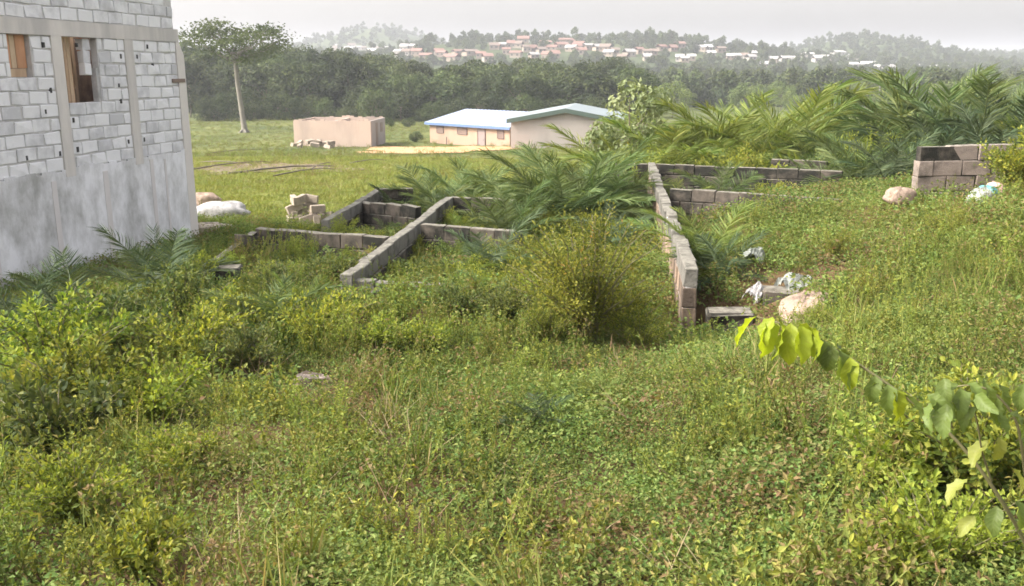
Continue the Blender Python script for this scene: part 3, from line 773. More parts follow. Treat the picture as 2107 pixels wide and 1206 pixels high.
# pale blue roofed house: right front corner nearest
cr = P(1049, 305, 95.0)
rzb = R(-45)
Lb = 12.6
lf = (cr.x - math.cos(rzb) * Lb, cr.y - math.sin(rzb) * Lb)
zeave = EYE - 5.78
bh = gable_house('blue_roofed_house', 'peach house with pale blue sheet roof and blue fascia', lf, rzb, Lb, 11.5, 2.45, 1.15, zeave - 2.5, (M['pink2'], M['roof_b'], M['fascia_b']), .4)
zf = zeave - 2.5
def opening(t, nm, x0, x1, z0, z1, mt, fr):
    wn_ = MB().box(x0, x1, -.05, .05, z0, z1).build(nm, mt, t)
    f_ = MB()
    f_.box(x0 - .08, x0, -.09, .04, z0 - .08, z1 + .08).box(x1, x1 + .08, -.09, .04, z0 - .08, z1 + .08).box(x0, x1, -.09, .04, z1, z1 + .08)
    if nm == 'window': f_.box(x0, x1, -.09, .04, z0 - .08, z0)
    f_.build('frame', fr, wn_)
    if nm == 'window':
        s_ = MB()
        for z in np.arange(z0 + .12, z1, .16): s_.box(x0, x1, -.075, -.05, z, z + .05)
        s_.build('louvre', M['frame'], wn_)
    else:
        MB().box(x1 - .18, x1 - .12, -.1, -.05, z0 + .95, z0 + 1.1).build('handle', M['metal_p'], wn_)
for x0, x1 in ((1.3, 2.3), (4.7, 6.1)): opening(bh, 'window', x0, x1, zf + 1.45, zf + 2.05, M['louvre'], M['frame'])
opening(bh, 'window', 10.9, 11.7, zf + 1.3, zf + 2.05, M['louvre'], M['frame'])
opening(bh, 'door', 7.9, 8.95, zf - .05, zf + 2.0, M['doorm'], M['frame'])
MB().bar((3.0, -.25, zf - .2), (3.05, -.2, zf + 1.0), .08).build('down_pipe', M['frame'], bh)
# grey house with dark green fascia, gable to the camera
gl = P(1051, 305, 85.0)
zeg = EYE - 4.55
gh = gable_house('green_roofed_house', 'plain grey house with low gable and dark green fascia beside the palms', (gl.x, gl.y), R(-8), 10.0, 12.0, 2.6, .92, zeg - 2.6, (M['grey_r'], M['roof_g'], M['fascia_g']), .35, ridge='y')

# ================================================================== LOOSE OBJECTS
def lumpy(name, mat, sx, sy, sz, seed, nu=30, nv=17, pinch=0.25, crease=.13):
    """filled sack: rounded slab with creases, narrowing to tied corners"""
    g = np.random.default_rng(seed)
    V = []
    ph = g.uniform(0, 6, 6)
    for j in range(nv + 1):
        th = math.pi * j / nv
        for i in range(nu):
            a = 2 * math.pi * i / nu
            cx_, cy_ = math.cos(a), math.sin(a)
            sq = lambda t, p_: math.copysign(abs(t) ** p_, t)
            x, y, z = sq(cx_, .65) * math.sin(th) ** .6, sq(cy_, .65) * math.sin(th) ** .6, sq(math.cos(th), .8)
            k = 1 + crease * (math.sin(3 * a + 4 * z + ph[0]) * .5 + math.sin(7 * a - 3 * z + ph[1]) * .35 + math.sin(13 * a + 6 * z + ph[3]) * .22 + math.sin(5 * z + 2 * x + ph[2]) * .4)
            z *= 1 - pinch * abs(x) ** 3
            V.append((x * sx / 2 * k, y * sy / 2 * k, (max(z, -.75) * k) * sz / 2 + sz * .37))
    Qd = [(j * nu + i, (j + 1) * nu + i, (j + 1) * nu + (i + 1) % nu, j * nu + (i + 1) % nu) for j in range(nv) for i in range(nu)]
    return mesh(name, V, [Qd], mat, smooth=True)
def sack(label, u, v, mat, sx, sy, sz, seed, rz=0., tilt=0., pinch=.25, dz=0., name='sack', cat='sack', group=None, Y=None):
    q = PG(u, v) if Y is None else P(u, v, Y)
    o = obj(name, lumpy(name, M[mat], sx, sy, sz, seed, pinch=pinch), None, (q.x, q.y, q.z + dz + .03), (0, tilt, rz))
    return tag(o, label, cat, group)
sack('bulging white sack lying on the grass by the building corner', 458, 452, 'sack_w', 1.35, .7, .52, 1, .12)
sack('peach dusty sack slumped behind the white one', 425, 432, 'sack_p', .8, .6, .48, 2, .3, dz=.05)
sack('cream sack lump under the plastered corner', 432, 482, 'sack_c', 1.0, .5, .26, 9, .1)
sack('peach cement lump on the bank beside the brown wall stub', 1851, 416, 'sack_p', .42, .32, .27, 3, .3, Y=13.4, dz=-.05)
sack('peach torn sheet bundle half buried near the long wall end', 1662, 655, 'sack_p', .6, .42, .26, 4, .5, -.3, pinch=.55)
o = sack('crumpled white and teal printed sack at the edge of bare earth', 2025, 425, 'poly', .5, .3, .26, 5, .35, -.35, pinch=.6)
MB_ = MB()
bx_ = lumpy('print', plain_mat('teal_print', (.08, .24, .24), .6, .4, 9), .14, .31, .24, 5, pinch=.3)
pr = obj('print', bx_, o, (.09, 0, .02)); pr2 = obj('print', lumpy('print', plain_mat('pink_print', (.42, .27, .24), .6, .3, 9), .13, .3, .25, 6), o, (.22, 0, .01))
# crumpled polythene scraps
def crumple(name, mat, sx, sy, h, seed, n=14):
    g = np.random.default_rng(seed)
    u = np.linspace(-1, 1, n); X, Y_ = np.meshgrid(u, u)
    Z = h * (1 - .6 * (X ** 2 + Y_ ** 2)) + g.normal(size=X.shape) * h * .16 + h * .25 * np.sin(4 * X + g.uniform(0, 6)) * np.sin(3 * Y_)
    X = X + g.normal(size=X.shape) * .06; Y_ = Y_ + g.normal(size=X.shape) * .06
    V = np.stack([X.ravel() * sx / 2, Y_.ravel() * sy / 2, Z.ravel()], 1)
    V2 = V.copy(); V2[:, 2] -= .006
    i = np.arange(n - 1)[:, None] * n + np.arange(n - 1)[None]
    q = np.stack([i, i + 1, i + n + 1, i + n], -1).reshape(-1, 4)
    return mesh(name, np.concatenate([V, V2]), [q, q[:, ::-1] + n * n], mat)
for (u, v, Yd, sx_s, h, lab, seed) in ((1640, 592, 10.7, (.5, .3), .15, 'crumpled pale polythene bag on the dark block', 1), (1553, 612, 10.6, (.24, .2), .15, 'small white polythene scrap standing beside the dark block', 2),
                                       (1552, 530, 12.0, (.3, .25), .12, 'greyish plastic scrap caught in weeds behind the bright palm', 3)):
    q = P(u, v, Yd)
    tag(obj('polythene_scrap', crumple('polythene_scrap', M['sack_w' if seed == 2 else 'poly'], *sx_s, h, seed), None, q, (.1, .12, .4 * seed)), lab, 'plastic')
# stacked loose blocks by the field-side wall
k = 0
for (u, v, nrow) in ((606, 452, 3), (622, 450, 3), (640, 448, 3), (655, 455, 2), (612, 458, 1), (630, 460, 1), (672, 452, 1), (648, 462, 1), (598, 462, 1)):
    q = PG(u, v)
    for r in range(nrow):
        o = obj('loose_block', random.choice(BLK['p']), None, (q.x + random.gauss(0, .03), q.y + random.gauss(0, .03), q.z + .1 + r * .215), (random.gauss(0, .12), random.gauss(0, .14), random.gauss(0.1, .7)), random.uniform(.8, 1.0))
        tag(o, 'pale sandcrete block in the loose stack beside the field-side wall', 'block', 'loose stack of pale blocks'); k += 1
# dead branches lying in the field
for i, (u0, v0, u1, v1, rr) in enumerate(((400, 352, 560, 338, .07), (470, 362, 690, 346, .09), (560, 368, 690, 352, .06), (410, 338, 520, 345, .06), (640, 352, 684, 340, .05), (430, 318, 560, 310, .06), (720, 340, 800, 334, .05))):
    a, b_ = PG(u0, v0), PG(u1, v1)
    rr *= .6
    pts = [a.lerp(b_, t) + Vector((0, random.gauss(0, .12), .1 + .12 * math.sin(3 * t))) for t in np.linspace(0, 1, 8)]
    o = MB().tube(pts, np.linspace(rr, rr * .45, 8), 6).build('dead_branch', M['wood_g'], None, True)
    tag(o, ('long grey dead branch lying across the field', 'thick dead branch lying in front of the rubble', 'short dead branch at the near edge of the dead wood', 'thin dead branch by the building edge', 'forked dead twig at the end of the dead wood', 'dead branch farther up the field', 'dead stick near the dirt yard')[i], 'branch')

# ================================================================== PALMS
def frond_mesh(name, mat, L, nl, ll, bend, seed):
    g = np.random.default_rng(seed)
    t = np.linspace(0, 1, 14)
    a = -bend * t ** 1.5
    st = L / 13
    px = np.concatenate([[0], np.cumsum(np.cos(a[1:]) * st)]); pz = np.concatenate([[0], np.cumsum(np.sin(a[1:]) * st)])
    py = np.cumsum(g.normal(size=14) * .012)
    pts = np.stack([px, py, pz], 1)
    mb = MB().tube(pts, np.linspace(.02, .004, 14) * L / 2, 4)
    V0 = np.concatenate(mb.V); Q0 = np.concatenate(mb.P[4])
    tl = np.repeat(np.linspace(.16, .995, nl), 2); sd = np.tile([1., -1.], nl)
    tl = np.clip(tl + g.normal(size=2 * nl) * .008, .1, 1)
    base = np.stack([np.interp(tl, t, pts[:, k]) for k in range(3)], 1)
    ang = np.interp(tl, t, a)
    fw = np.stack([np.cos(ang), np.zeros_like(ang), np.sin(ang)], 1); up = np.stack([-np.sin(ang), np.zeros_like(ang), np.cos(ang)], 1)
    fwd = np.interp(tl, [0, .5, 1], [.35, .6, 1.5])[:, None]
    ax = fw * fwd + np.array([0, 1., 0]) * sd[:, None] + up * (g.uniform(.05, .6, 2 * nl))[:, None] + g.normal(size=(2 * nl, 3)) * .08
    ln = ll * np.interp(tl, [.1, .3, .6, 1], [.55, 1, .95, .45]) * g.uniform(.85, 1.1, 2 * nl)
    bl = blades(base, ax, ln, ll * .036, g.uniform(.12, .5, 2 * nl), 3)
    return lm(name, [(V0, [Q0], np.full(len(V0), .75)), bl], mat)
FR = {k: [frond_mesh('frond', M[k], 2.0, 54, .58, bd, 3 * i + 1) for i, bd in enumerate((.55, .85, 1.15, 1.5))] for k in ('palm', 'palm_y', 'palm_d', 'dry')}
STEM = MB().tube([(0, 0, -.2), (0, 0, .05), (0, 0, .22)], [.16, .15, .05], 7).mesh('stem', M['bark'])
def palm(label, loc, size, n=14, mat='palm', group='oil palms', lo=12, hi=84, name='oil_palm', az0=None, spread=360):
    t = thing(name, loc, label, 'palm', group)
    obj('stem', STEM, t, scl=size)
    a0 = random.uniform(0, 360) if az0 is None else az0
    if size > .55:
        for i in range(2):      # dead brown fronds hanging low
            o = obj('frond', FR['dry'][2], t, (0, 0, .1 * size), scl=size * .8)
            o.rotation_euler = (Matrix.Rotation(random.uniform(0, 6.28), 3, 'Z') @ Matrix.Rotation(-R(random.uniform(0, 25)), 3, 'Y')).to_euler()
            o['label'] = 'dead brown frond'
    n = int(n * 1.25)
    for i in range(n):
        f = (i + .5) / n
        el = hi + (lo - hi) * f ** .8 + random.gauss(0, 5)
        az = a0 + (i * 137.5 if spread == 360 else (random.random() - .5) * spread)
        k = min(3, max(0, int(random.gauss(1.2, .9))))
        o = obj('frond', FR[mat][k], t, (0, 0, .08 * size), Euler((random.gauss(0, .25), -R(el), R(az)), 'XYZ'))
        o.rotation_euler = (Matrix.Rotation(R(az), 3, 'Z') @ Matrix.Rotation(-R(el), 3, 'Y') @ Matrix.Rotation(random.gauss(0, .3), 3, 'X')).to_euler()
        s = size * random.uniform(.8, 1.1) * (.8 if el > 70 else 1)
        o.scale = (s, s, s)
    return t
def pg(u, v): return PG(u, v)
def at(u, Y):
    x = (u - CX) / 1954 * Y
    return Vector((x, Y, gz(x, Y)))
for (u, Y, s, n, mt, lab) in (
    (1165, 18.0, 1.02, 22, 'palm', 'large bluish-green oil palm in the middle of the ruined rooms'),
    (1090, 19.4, 1.0, 16, 'palm', 'oil palm leaning behind the large one, left of it'),
    (1225, 19.5, 1.05, 18, 'palm', 'oil palm rising behind the large one, right of it'),
    (1025, 24.5, .95, 16, 'palm_y', 'yellow-green oil palm below the blue-roofed house'),
    (960, 23.0, 1.0, 15, 'palm', 'low oil palm left of the yellow-green one'),
    (885, 22.0, .95, 15, 'palm', 'low spreading oil palm at the field corner of the ruin'),
    (825, 21.3, .75, 12, 'palm_d', 'small dark palm at the top of the field-side wall'),
    (935, 16.5, .42, 12, 'palm_y', 'bright green young palm beside the diagonal wall'),
    (1262, 18.6, .75, 13, 'palm', 'oil palm beside the far end of the long wall'),
    (1265, 15.6, .5, 12, 'palm_d', 'dark low palm at the foot of the long wall'),
    (1000, 12.9, .55, 9, 'palm_d', 'dark palm with one long stray frond in the middle room'),
    (1100, 12.6, .45, 12, 'palm_y', 'pale green upright palm seedling beside the yellow bush'),
    (1010, 10.6, .28, 7, 'palm', 'tiny palm seedling in the brownish weeds'),
    (1478, 12.6, .62, 15, 'palm_y', 'bright green palm behind the long wall end'),
    (1515, 11.7, .42, 9, 'palm_d', 'dark low palm beside the polythene scraps'),
    (1490, 20.0, .62, 14, 'palm', 'blue-green palm growing against the far dark wall'),
    (1780, 21.0, .85, 15, 'palm', 'grey-green palm left of the brown wall stub'),
    (1850, 20.0, .8, 14, 'palm_d', 'dark palm just behind the brown wall stub'),
    (1700, 22.5, .7, 12, 'palm', 'palm drooping over the short far wall'),
    (925, 20.4, .8, 14, 'palm', 'oil palm just left of the far end of the diagonal wall'),
    (955, 19.2, .7, 13, 'palm', 'oil palm over the far end of the diagonal wall'),
    (1045, 16.6, .7, 13, 'palm', 'oil palm growing over the overgrown cross wall'),
    (990, 18.0, .5, 11, 'palm_y', 'bright small palm between the two middle cross walls'),
    (790, 18.6, .42, 9, 'palm', 'small palm inside the field-side room'),
    (1395, 19.0, .45, 9, 'palm_y', 'small palm in the corner behind the long wall'),
    (530, 9.6, .5, 14, 'palm', 'fan-like palm seedling in the weeds left of the ruin'),
    (590, 9.9, .4, 10, 'palm_y', 'light green palm seedling right of the fan-like one'),
    (1258, 6.35, .16, 9, 'palm_y', 'yellowish grass-like seedling in the open creeper'),
    (1118, 5.75, .16, 9, 'palm_d', 'dark small seedling in the open creeper'),
):
    palm(lab, at(u, Y), s, n, mt)
palm('palm with dark fronds spread before the plastered base', at(292, 12.0), .62, 9, 'palm_d', lo=25)
palm('palm with drooping grey fronds before the plastered base', at(95, 10.8), .6, 10, 'palm_d', lo=10)
palm('palm at the picture edge before the plastered base', at(-25, 10.6), .62, 8, 'palm_d', lo=15)
# palm thicket beyond the walls
for (u, Y, s, n, mt) in (
    (1285, 27, 1.0, 12, 'palm_y'), (1330, 24.5, .95, 14, 'palm_y'), (1390, 27.5, 1.25, 15, 'palm_y'), (1440, 25.5, 1.0, 14, 'palm_y'), (1490, 29, 1.35, 15, 'palm_y'),
    (1545, 27, 1.35, 15, 'palm_y'), (1600, 30, 1.5, 15, 'palm_y'), (1640, 26.5, 1.3, 15, 'palm_y'), (1690, 29, 1.35, 15, 'palm'), (1735, 26, 1.1, 14, 'palm'), (1580, 24.2, .85, 13, 'palm'),
    (1790, 28, 1.3, 15, 'palm'), (1830, 25.5, 1.2, 14, 'palm'), (1870, 30, 1.5, 16, 'palm'), (1900, 26, 1.55, 17, 'palm'), (1950, 27.5, 1.9, 18, 'palm'), (1995, 29.5, 2.0, 16, 'palm'),
    (2030, 25.5, 1.5, 16, 'palm'), (2080, 26, 1.55, 16, 'palm'), (2125, 25, 1.5, 15, 'palm_d'), (2000, 23.5, 1.1, 13, 'palm_d'), (1930, 23, 1.0, 13, 'palm_d'), (2075, 22.5, .95, 12, 'palm_d'),
    (1365, 30, 1.1, 12, 'palm'), (1460, 33, 1.3, 12, 'palm'), (1660, 34, 1.5, 12, 'palm'), (1760, 33, 1.2, 12, 'palm'), (1250, 25, .7, 11, 'palm_y')):
    tone = {'palm_y': 'yellow-green', 'palm': 'bluish-green', 'palm_d': 'dark'}[mt]
    where = ('beside the pale-leaved tree' if u < 1400 else 'above the middle of the far dark wall' if u < 1560 else 'above the short far wall' if u < 1720 else
             'near the utility pole' if u < 1860 else 'behind the brown wall stub' if u < 2010 else 'at the picture edge above the printed sack')
    depth = 'back of the thicket, ' if Y > 28.5 else 'front of the thicket, ' if Y < 25.2 else 'middle of the thicket, '
    palm(tone + ' oil palm, ' + depth + where, at(u, Y), s * (1.4 if mt == 'palm_y' else 1.08 if u < 1850 else 1.22), n + 5, mt, group='palms of the thicket ' + where, lo=5)

# ================================================================== SHRUBS AND TREES
def shrub_parts(h, w, nb, nleaf, L, W, seed, lift=.15, up=.5):
    g = np.random.default_rng(seed)
    mb = MB(); pos, ax = [], []
    for b_ in range(nb):
        a = g.uniform(0, 6.283); out_ = g.uniform(.1, 1) ** .7
        tip = np.array([math.cos(a) * w / 2 * out_, math.sin(a) * w / 2 * out_, h * g.uniform(.55, 1.0) * (1.05 - .35 * out_)])
        ctrl = np.array([tip[0] * .3, tip[1] * .3, tip[2] * .65])
        t = np.linspace(0, 1, 7)[:, None]
        base = g.normal(size=3) * [.03, .03, 0] * w
        pts = base * (1 - t) ** 2 + 2 * t * (1 - t) * ctrl + t ** 2 * tip + g.normal(size=(7, 3)) * .012 * h
        mb.tube(pts, np.linspace(.012, .003, 7) * (h ** .5), 4)
        k = max(3, int(nleaf / nb))
        tt = g.uniform(lift, 1, k) ** .8
        q = np.stack([np.interp(tt, t[:, 0], pts[:, j]) for j in range(3)], 1)
        off = unit(g.normal(size=(k, 3)) + [0, 0, .2])
        pos.append(q + off * g.uniform(0, .16, (k, 1)) * w * .5); ax.append(off + unit(tip)[None] * .5 + [0, 0, .1])
    pos, ax = np.concatenate(pos), np.concatenate(ax)
    nr = unit(g.normal(size=pos.shape) * .6 + [0, 0, 1.0])
    k = len(pos)
    return mb, leaves(pos, ax, nr, L * g.uniform(.6, 1.2, k), W * g.uniform(.7, 1.15, k), .2, .12, L > .05)
def shrub(label, loc, parts, mat, rz=0, scl=1., group=None, name='shrub', cat='shrub'):
    t = thing(name, loc, label, cat, group, rz); t.scale = (scl, scl, scl)
    obj('stems', parts[0], t); obj('foliage', parts[1][mat], t)
    return t
def mkshrub(seed, mats, **kw):
    mb, lv = shrub_parts(seed=seed, **kw)
    return mb.mesh('stems', M['stem']), {k: lm('foliage', [lv], M[k]) for k in mats}
S_y = mkshrub(21, ('bush_y',), h=1.5, w=1.7, nb=64, nleaf=11000, L=.045, W=.02)
shrub('tall feathery yellow-green bush in the middle of the clearing', at(1220, 9.1), S_y, 'bush_y', 0, 1.04)
S_y2 = mkshrub(22, ('bush_y', 'shrub'), h=1.0, w=1.3, nb=34, nleaf=4200, L=.045, W=.02)
shrub('greener feathery bush leaning against the long wall end', at(1335, 9.0), S_y2, 'shrub', 1, .6)
shrub('dry-tipped low bush at the foot of the yellow-green bush', at(1130, 8.9), S_y2, 'bush_y', 2, .62)
shrub('orange-tinged bush between the seedling palm and the tall bush', at(1120, 10.6), S_y2, 'bush_y', 3, .85)
shrub('looser yellow-green bush leaning behind the tall one toward the long wall', at(1300, 9.9), S_y2, 'bush_y', 4, .95)
shrub('yellowish bush filling behind the tall bush', at(1165, 10.3), S_y2, 'shrub', 5, .9)
S_a = mkshrub(31, ('shrub', 'shrub_d'), h=.95, w=1.15, nb=34, nleaf=3200, L=.053, W=.03)
S_b = mkshrub(32, ('shrub', 'shrub_d', 'shrub_b'), h=.75, w=1.2, nb=36, nleaf=2700, L=.051, W=.028)
S_c = mkshrub(33, ('shrub', 'shrub_d', 'weed', 'shrub_b'), h=.6, w=.8, nb=22, nleaf=1200, L=.062, W=.033)
for (u, Y, S_, mt, k, lab) in (
    (630, 9.0, S_b, 'shrub', .92, 'leafy yellow-green shrub above the sunken slab'), (740, 8.6, S_b, 'shrub', .65, 'low leafy shrub right of the sunken slab'), (860, 8.6, S_b, 'shrub', .62, 'low bright shrub in front of the pale wall stub'),
    (430, 9.6, S_a, 'shrub', .8, 'yellow-green shrub left of the fan-like palm'), (340, 10.6, S_a, 'shrub_d', 1.05, 'dark green shrub before the plastered corner'), (375, 12.5, S_a, 'shrub', .7, 'yellowish shrub at the foot of the building corner'),
    (230, 10.0, S_b, 'shrub_d', 1.15, 'dark shrub under the spread palm fronds'), (150, 8.8, S_a, 'shrub_d', 1.15, 'dark shrub with broad leaves below the drooping palm'), (40, 7.9, S_a, 'shrub', 1.15, 'yellow-green shrub at the picture edge below the building'),
    (240, 6.7, S_b, 'shrub_b', .95, 'bright yellow-green shrub in the weeds below the building'), (100, 6.6, S_a, 'shrub', .95, 'leafy shrub left of the bright one'), (25, 5.5, S_c, 'shrub_d', 1.2, 'dark leafy shrub low at the picture edge'),
    (45, 4.3, S_b, 'shrub_b', .62, 'bright leafy shrub near the bottom picture corner'), (180, 3.6, S_c, 'shrub_b', .6, 'light green sprig near the bottom edge'), (290, 5.0, S_b, 'shrub_b', .45, 'small yellow-green shrub among dry stems'),
    (560, 11.4, S_b, 'shrub_d', .9, 'dark green mound of weeds inside the nearest room'), (660, 12.2, S_b, 'shrub_d', .9, 'dark weeds heaped against the stained cross wall'), (470, 8.2, S_b, 'shrub_d', .8, 'dark weedy shrub beside the concrete lump'),
    (350, 8.4, S_b, 'shrub', 1.05, 'mixed green shrub in the left weeds'),
    (1040, 9.6, S_b, 'shrub_d', .7, 'brownish-green mound of creeper beside the tall bush'), (940, 9.9, S_b, 'shrub_d', .6, 'low creeper mound before the pale wall stub'),
    (2080, 4.6, S_b, 'shrub_b', .7, 'yellow-green shrub at the picture edge below the big leaves'), (1960, 4.0, S_c, 'shrub_b', .85, 'bright yellow sprigs below the big leaves'), (2060, 3.3, S_b, 'shrub_b', .6, 'leafy yellow-green shrub at the bottom right corner'), (1925, 3.2, S_c, 'shrub_b', .6, 'small yellow sprig on the bottom edge'), (2110, 3.9, S_a, 'shrub', .75, 'large-leaved shrub cut by the picture edge'),
    (2120, 13.3, S_a, 'shrub', .9, 'leafy climbing shrub overhanging the brown wall stub'), (2140, 13.0, S_a, 'shrub', 1.1, 'leafy shrub behind the printed sack'),
    (1610, 19.3, S_b, 'shrub', .8, 'weedy shrub in front of the far dark wall'), (1760, 11.0, S_y2, 'bush_y', .5, 'yellow weedy bush on the grassy bank'), (1830, 9.0, S_y2, 'bush_y', .42, 'thin weedy bush lower on the grassy bank'), (1990, 10.5, S_y2, 'bush_y', .45, 'weedy bush high on the grassy bank'), (1720, 8.6, S_y2, 'shrub', .36, 'small weedy bush beside the peach sheet')):
    shrub(lab, at(u, Y), S_, mt, random.uniform(0, 6), k)

def crown_leaves(h, w, zc, ncl, nl, L, seed, flat=1.0, shell=.55):
    g = np.random.default_rng(seed)
    c = unit(g.normal(size=(ncl, 3))) * g.uniform(shell, 1.0, (ncl, 1)) ** .6 * [w / 2, w / 2, h / 2 * flat]
    c[:, 2] += zc
    r = g.uniform(.15, .27, ncl) * w
    n = ncl * nl
    d = unit(g.normal(size=(n, 3))); d[:, 2] = d[:, 2] * .8 + .12
    pos = np.repeat(c, nl, 0) + d * np.repeat(r, nl)[:, None] * g.uniform(.78, 1.0, (n, 1))
    nr = unit(d + g.normal(size=(n, 3)) * .32 + [0, 0, .15])
    ax = unit(np.cross(nr, g.normal(size=(n, 3))))
    lv = leaves(pos, ax, nr, L * g.uniform(.6, 1.3, n), L * .62 * g.uniform(.6, 1.2, n), .15, .1)
    lv[2][:] = np.clip(lv[2] * .7 + np.repeat(np.repeat(g.random(ncl), nl), 4) * .5 - .1, 0, 1)
    return lv, c
def tree_meshes(seed, h, w, ch, mat, L=.42, ncl=34, nl=90, bark='bark', trunk_r=.16, flat=1., shell=.55):
    zc = h - ch / 2
    lv, c = crown_leaves(ch, w, zc, ncl, nl, L, seed, flat, shell)
    g = np.random.default_rng(seed + 5)
    mb = MB()
    top = np.array([g.normal() * .2, g.normal() * .2, zc])
    tp = np.linspace(0, 1, 7)[:, None] * top + g.normal(size=(7, 3)) * [.08, .08, 0]
    tp[0] = (0, 0, -.4)
    mb.tube(tp, np.linspace(trunk_r, trunk_r * .45, 7), 7)
    for q in c[:: max(1, ncl // 12)]:
        s = tp[4] + (tp[6] - tp[4]) * g.random()
        mid = (s + q) / 2 + [0, 0, -.06 * h * g.random()]
        mb.tube([s, mid, q], [trunk_r * .4, trunk_r * .25, trunk_r * .08], 5)
    return mb.mesh('trunk', M[bark]), lm('crown', [lv], M[mat])
def tree(label, loc, ms, rz, scl, group=None, name='tree'):
    t = thing(name, loc, label, 'tree', group, rz); t.scale = scl if isinstance(scl, tuple) else (scl, scl, scl)
    obj('trunk', ms[0], t); obj('crown', ms[1], t)
    return t
# the tall lone tree: bare bole, two flat spreading crowns
def tall_tree():
    b_ = P(503, 265, 130); loc = Vector((b_.x, b_.y, gz(b_.x, b_.y)))
    t = thing('tall_tree', loc, 'tall lone tree with bare pale trunk and flat spreading crown', 'tree')
    g = np.random.default_rng(5)
    s = 130 / 1954
    def q(u, v, dy=0): return np.array([(u - 503) * s, dy, (265 - v) * s])
    mb = MB()
    mb.tube([q(504, 272), q(503, 260), q(501, 235), q(498, 200), q(495, 165), q(494, 130), q(496, 108)], [.62, .42, .36, .33, .31, .28, .22], 9)
    for a in range(5):
        th = a * 1.3
        mb.tube([np.array([0, 0, .7]), np.array([math.cos(th) * .7, math.sin(th) * .7, -.0]), np.array([math.cos(th) * 1.5, math.sin(th) * 1.5, -.3])], [.2, .16, .05], 5)
    mb.build('trunk', M['bark_p'], t, True)
    lim = MB(); pos, cl = [], []
    ends = [(412, 70, -2), (430, 55, 2), (460, 48, -1), (455, 78, 3), (485, 60, 0), (510, 66, 2), (525, 84, -3), (548, 60, 1), (566, 58, -1), (574, 80, 2), (540, 100, 0), (470, 98, -2), (505, 100, 3), (520, 118, -2), (440, 84, -3), (560, 92, 3), (496, 86, -4), (480, 75, 4), (425, 66, 4), (545, 74, -4), (530, 108, 3), (450, 62, 0), (570, 68, 0), (498, 112, 1)]
    for (u, v, dy) in ends:
        e_ = q(u, v, dy); s0 = q(495, g.uniform(105, 125))
        mid = s0 * .5 + e_ * .5 + [0, 0, -.5]
        lim.tube([s0, mid, e_], [.16, .1, .04], 5)
        k = 165
        d = g.normal(size=(k, 3)) * [1.2, 1.2, .4]
        pos.append(e_ + d); cl.append(np.full(k, g.random()))
    lim.build('limbs', M['bark_p'], t)
    pos = np.concatenate(pos); k = len(pos)
    nr = unit(g.normal(size=(k, 3)) * .7 + [0, 0, 1]); ax = unit(np.cross(nr, g.normal(size=(k, 3))))
    lv = leaves(pos, ax, nr, .5 * g.uniform(.6, 1.3, k), .3 * g.uniform(.6, 1.2, k), .15, .1)
    lv[2][:] = np.clip(lv[2] * .6 + np.repeat(np.concatenate(cl), 4) * .5, 0, 1)
    obj('crown', lm('crown', [lv], M['tree']), t)
tall_tree()
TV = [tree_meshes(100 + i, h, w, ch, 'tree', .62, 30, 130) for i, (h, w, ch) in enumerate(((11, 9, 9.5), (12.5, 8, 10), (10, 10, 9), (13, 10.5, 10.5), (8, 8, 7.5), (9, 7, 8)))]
k = 0
for row, (Y0, n, us) in enumerate(((183, 26, (370, 1330)), (205, 24, (380, 1340)), (235, 22, (360, 1350)))):
    for i in range(n):
        u = us[0] + (us[1] - us[0]) * (i + random.uniform(.1, .9)) / n; Y = Y0 + random.uniform(-9, 9)
        v_top = np.interp(u, [370, 480, 600, 700, 800, 900, 1000, 1100, 1200, 1300, 1400, 1500], [100, 112, 108, 108, 122, 132, 135, 128, 128, 140, 150, 155]) + (14, 5, 0)[row] + random.uniform(-5, 14)
        l = at(u, Y); l.z -= .5
        hh = (140 - v_top) / 1954 * Y + EYE - l.z
        j = random.randrange(len(TV)); h0 = (11, 12.5, 10, 13, 8, 9)[j]
        s = hh / h0
        where = ('near the building edge' if u < 450 else 'behind the lone tall tree' if u < 560 else 'above the left end of the roofless house' if u < 690 else 'above the right end of the roofless house' if u < 800 else
                 'between the roofless and the blue-roofed house' if u < 900 else 'above the blue-roofed house' if u < 1050 else 'above the grey house' if u < 1240 else 'behind the pale-leaved tree' if u < 1380 else 'beyond the palm thicket')
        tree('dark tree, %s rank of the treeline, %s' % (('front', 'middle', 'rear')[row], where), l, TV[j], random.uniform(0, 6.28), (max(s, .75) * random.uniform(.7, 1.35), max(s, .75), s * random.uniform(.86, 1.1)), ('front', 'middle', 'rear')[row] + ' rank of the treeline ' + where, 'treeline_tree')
TB = [tree_meshes(140 + i, h, w, h * .96, 'tree', .34, 22, 90, trunk_r=.08) for i, (h, w) in enumerate(((4, 5), (3.2, 4.2), (5, 5)))]
for i in range(30):
    u = 385 + 900 * (i + random.random()) / 30; Y = random.uniform(166, 176)
    l = at(u, Y); l.z -= .4
    where = 'near the building edge' if u < 470 else 'behind the lone tall tree' if u < 590 else 'behind the roofless house' if u < 790 else 'left of the blue-roofed house' if u < 900 else 'behind the blue-roofed house' if u < 1050 else 'behind the grey house'
    tree('rounded bush at the foot of the treeline ' + where, l, random.choice(TB), random.uniform(0, 6), random.uniform(.6, 1.35), 'bushes at the foot of the treeline ' + where, 'field_bush')
for (u, v, s, lab) in ((745, 238, .75, 'bush just behind the roofless house'), (855, 292, .32, 'small bush beside the dirt yard'), (800, 262, .35, 'low bush in the field between the two houses'), (880, 248, .5, 'bush behind the blue-roofed house'), (840, 262, .4, 'bush left of the blue-roofed house')):
    tree(lab, PG(u, v), random.choice(TB), random.uniform(0, 6), s, None, 'field_bush')
M['tree_v'] = leaf_mat('valley_leaves', (0.05, 0.08, 0.03), (0.10, 0.14, 0.05), (0.18, 0.215, 0.075), 0.05, 0.3, hue=0.02)
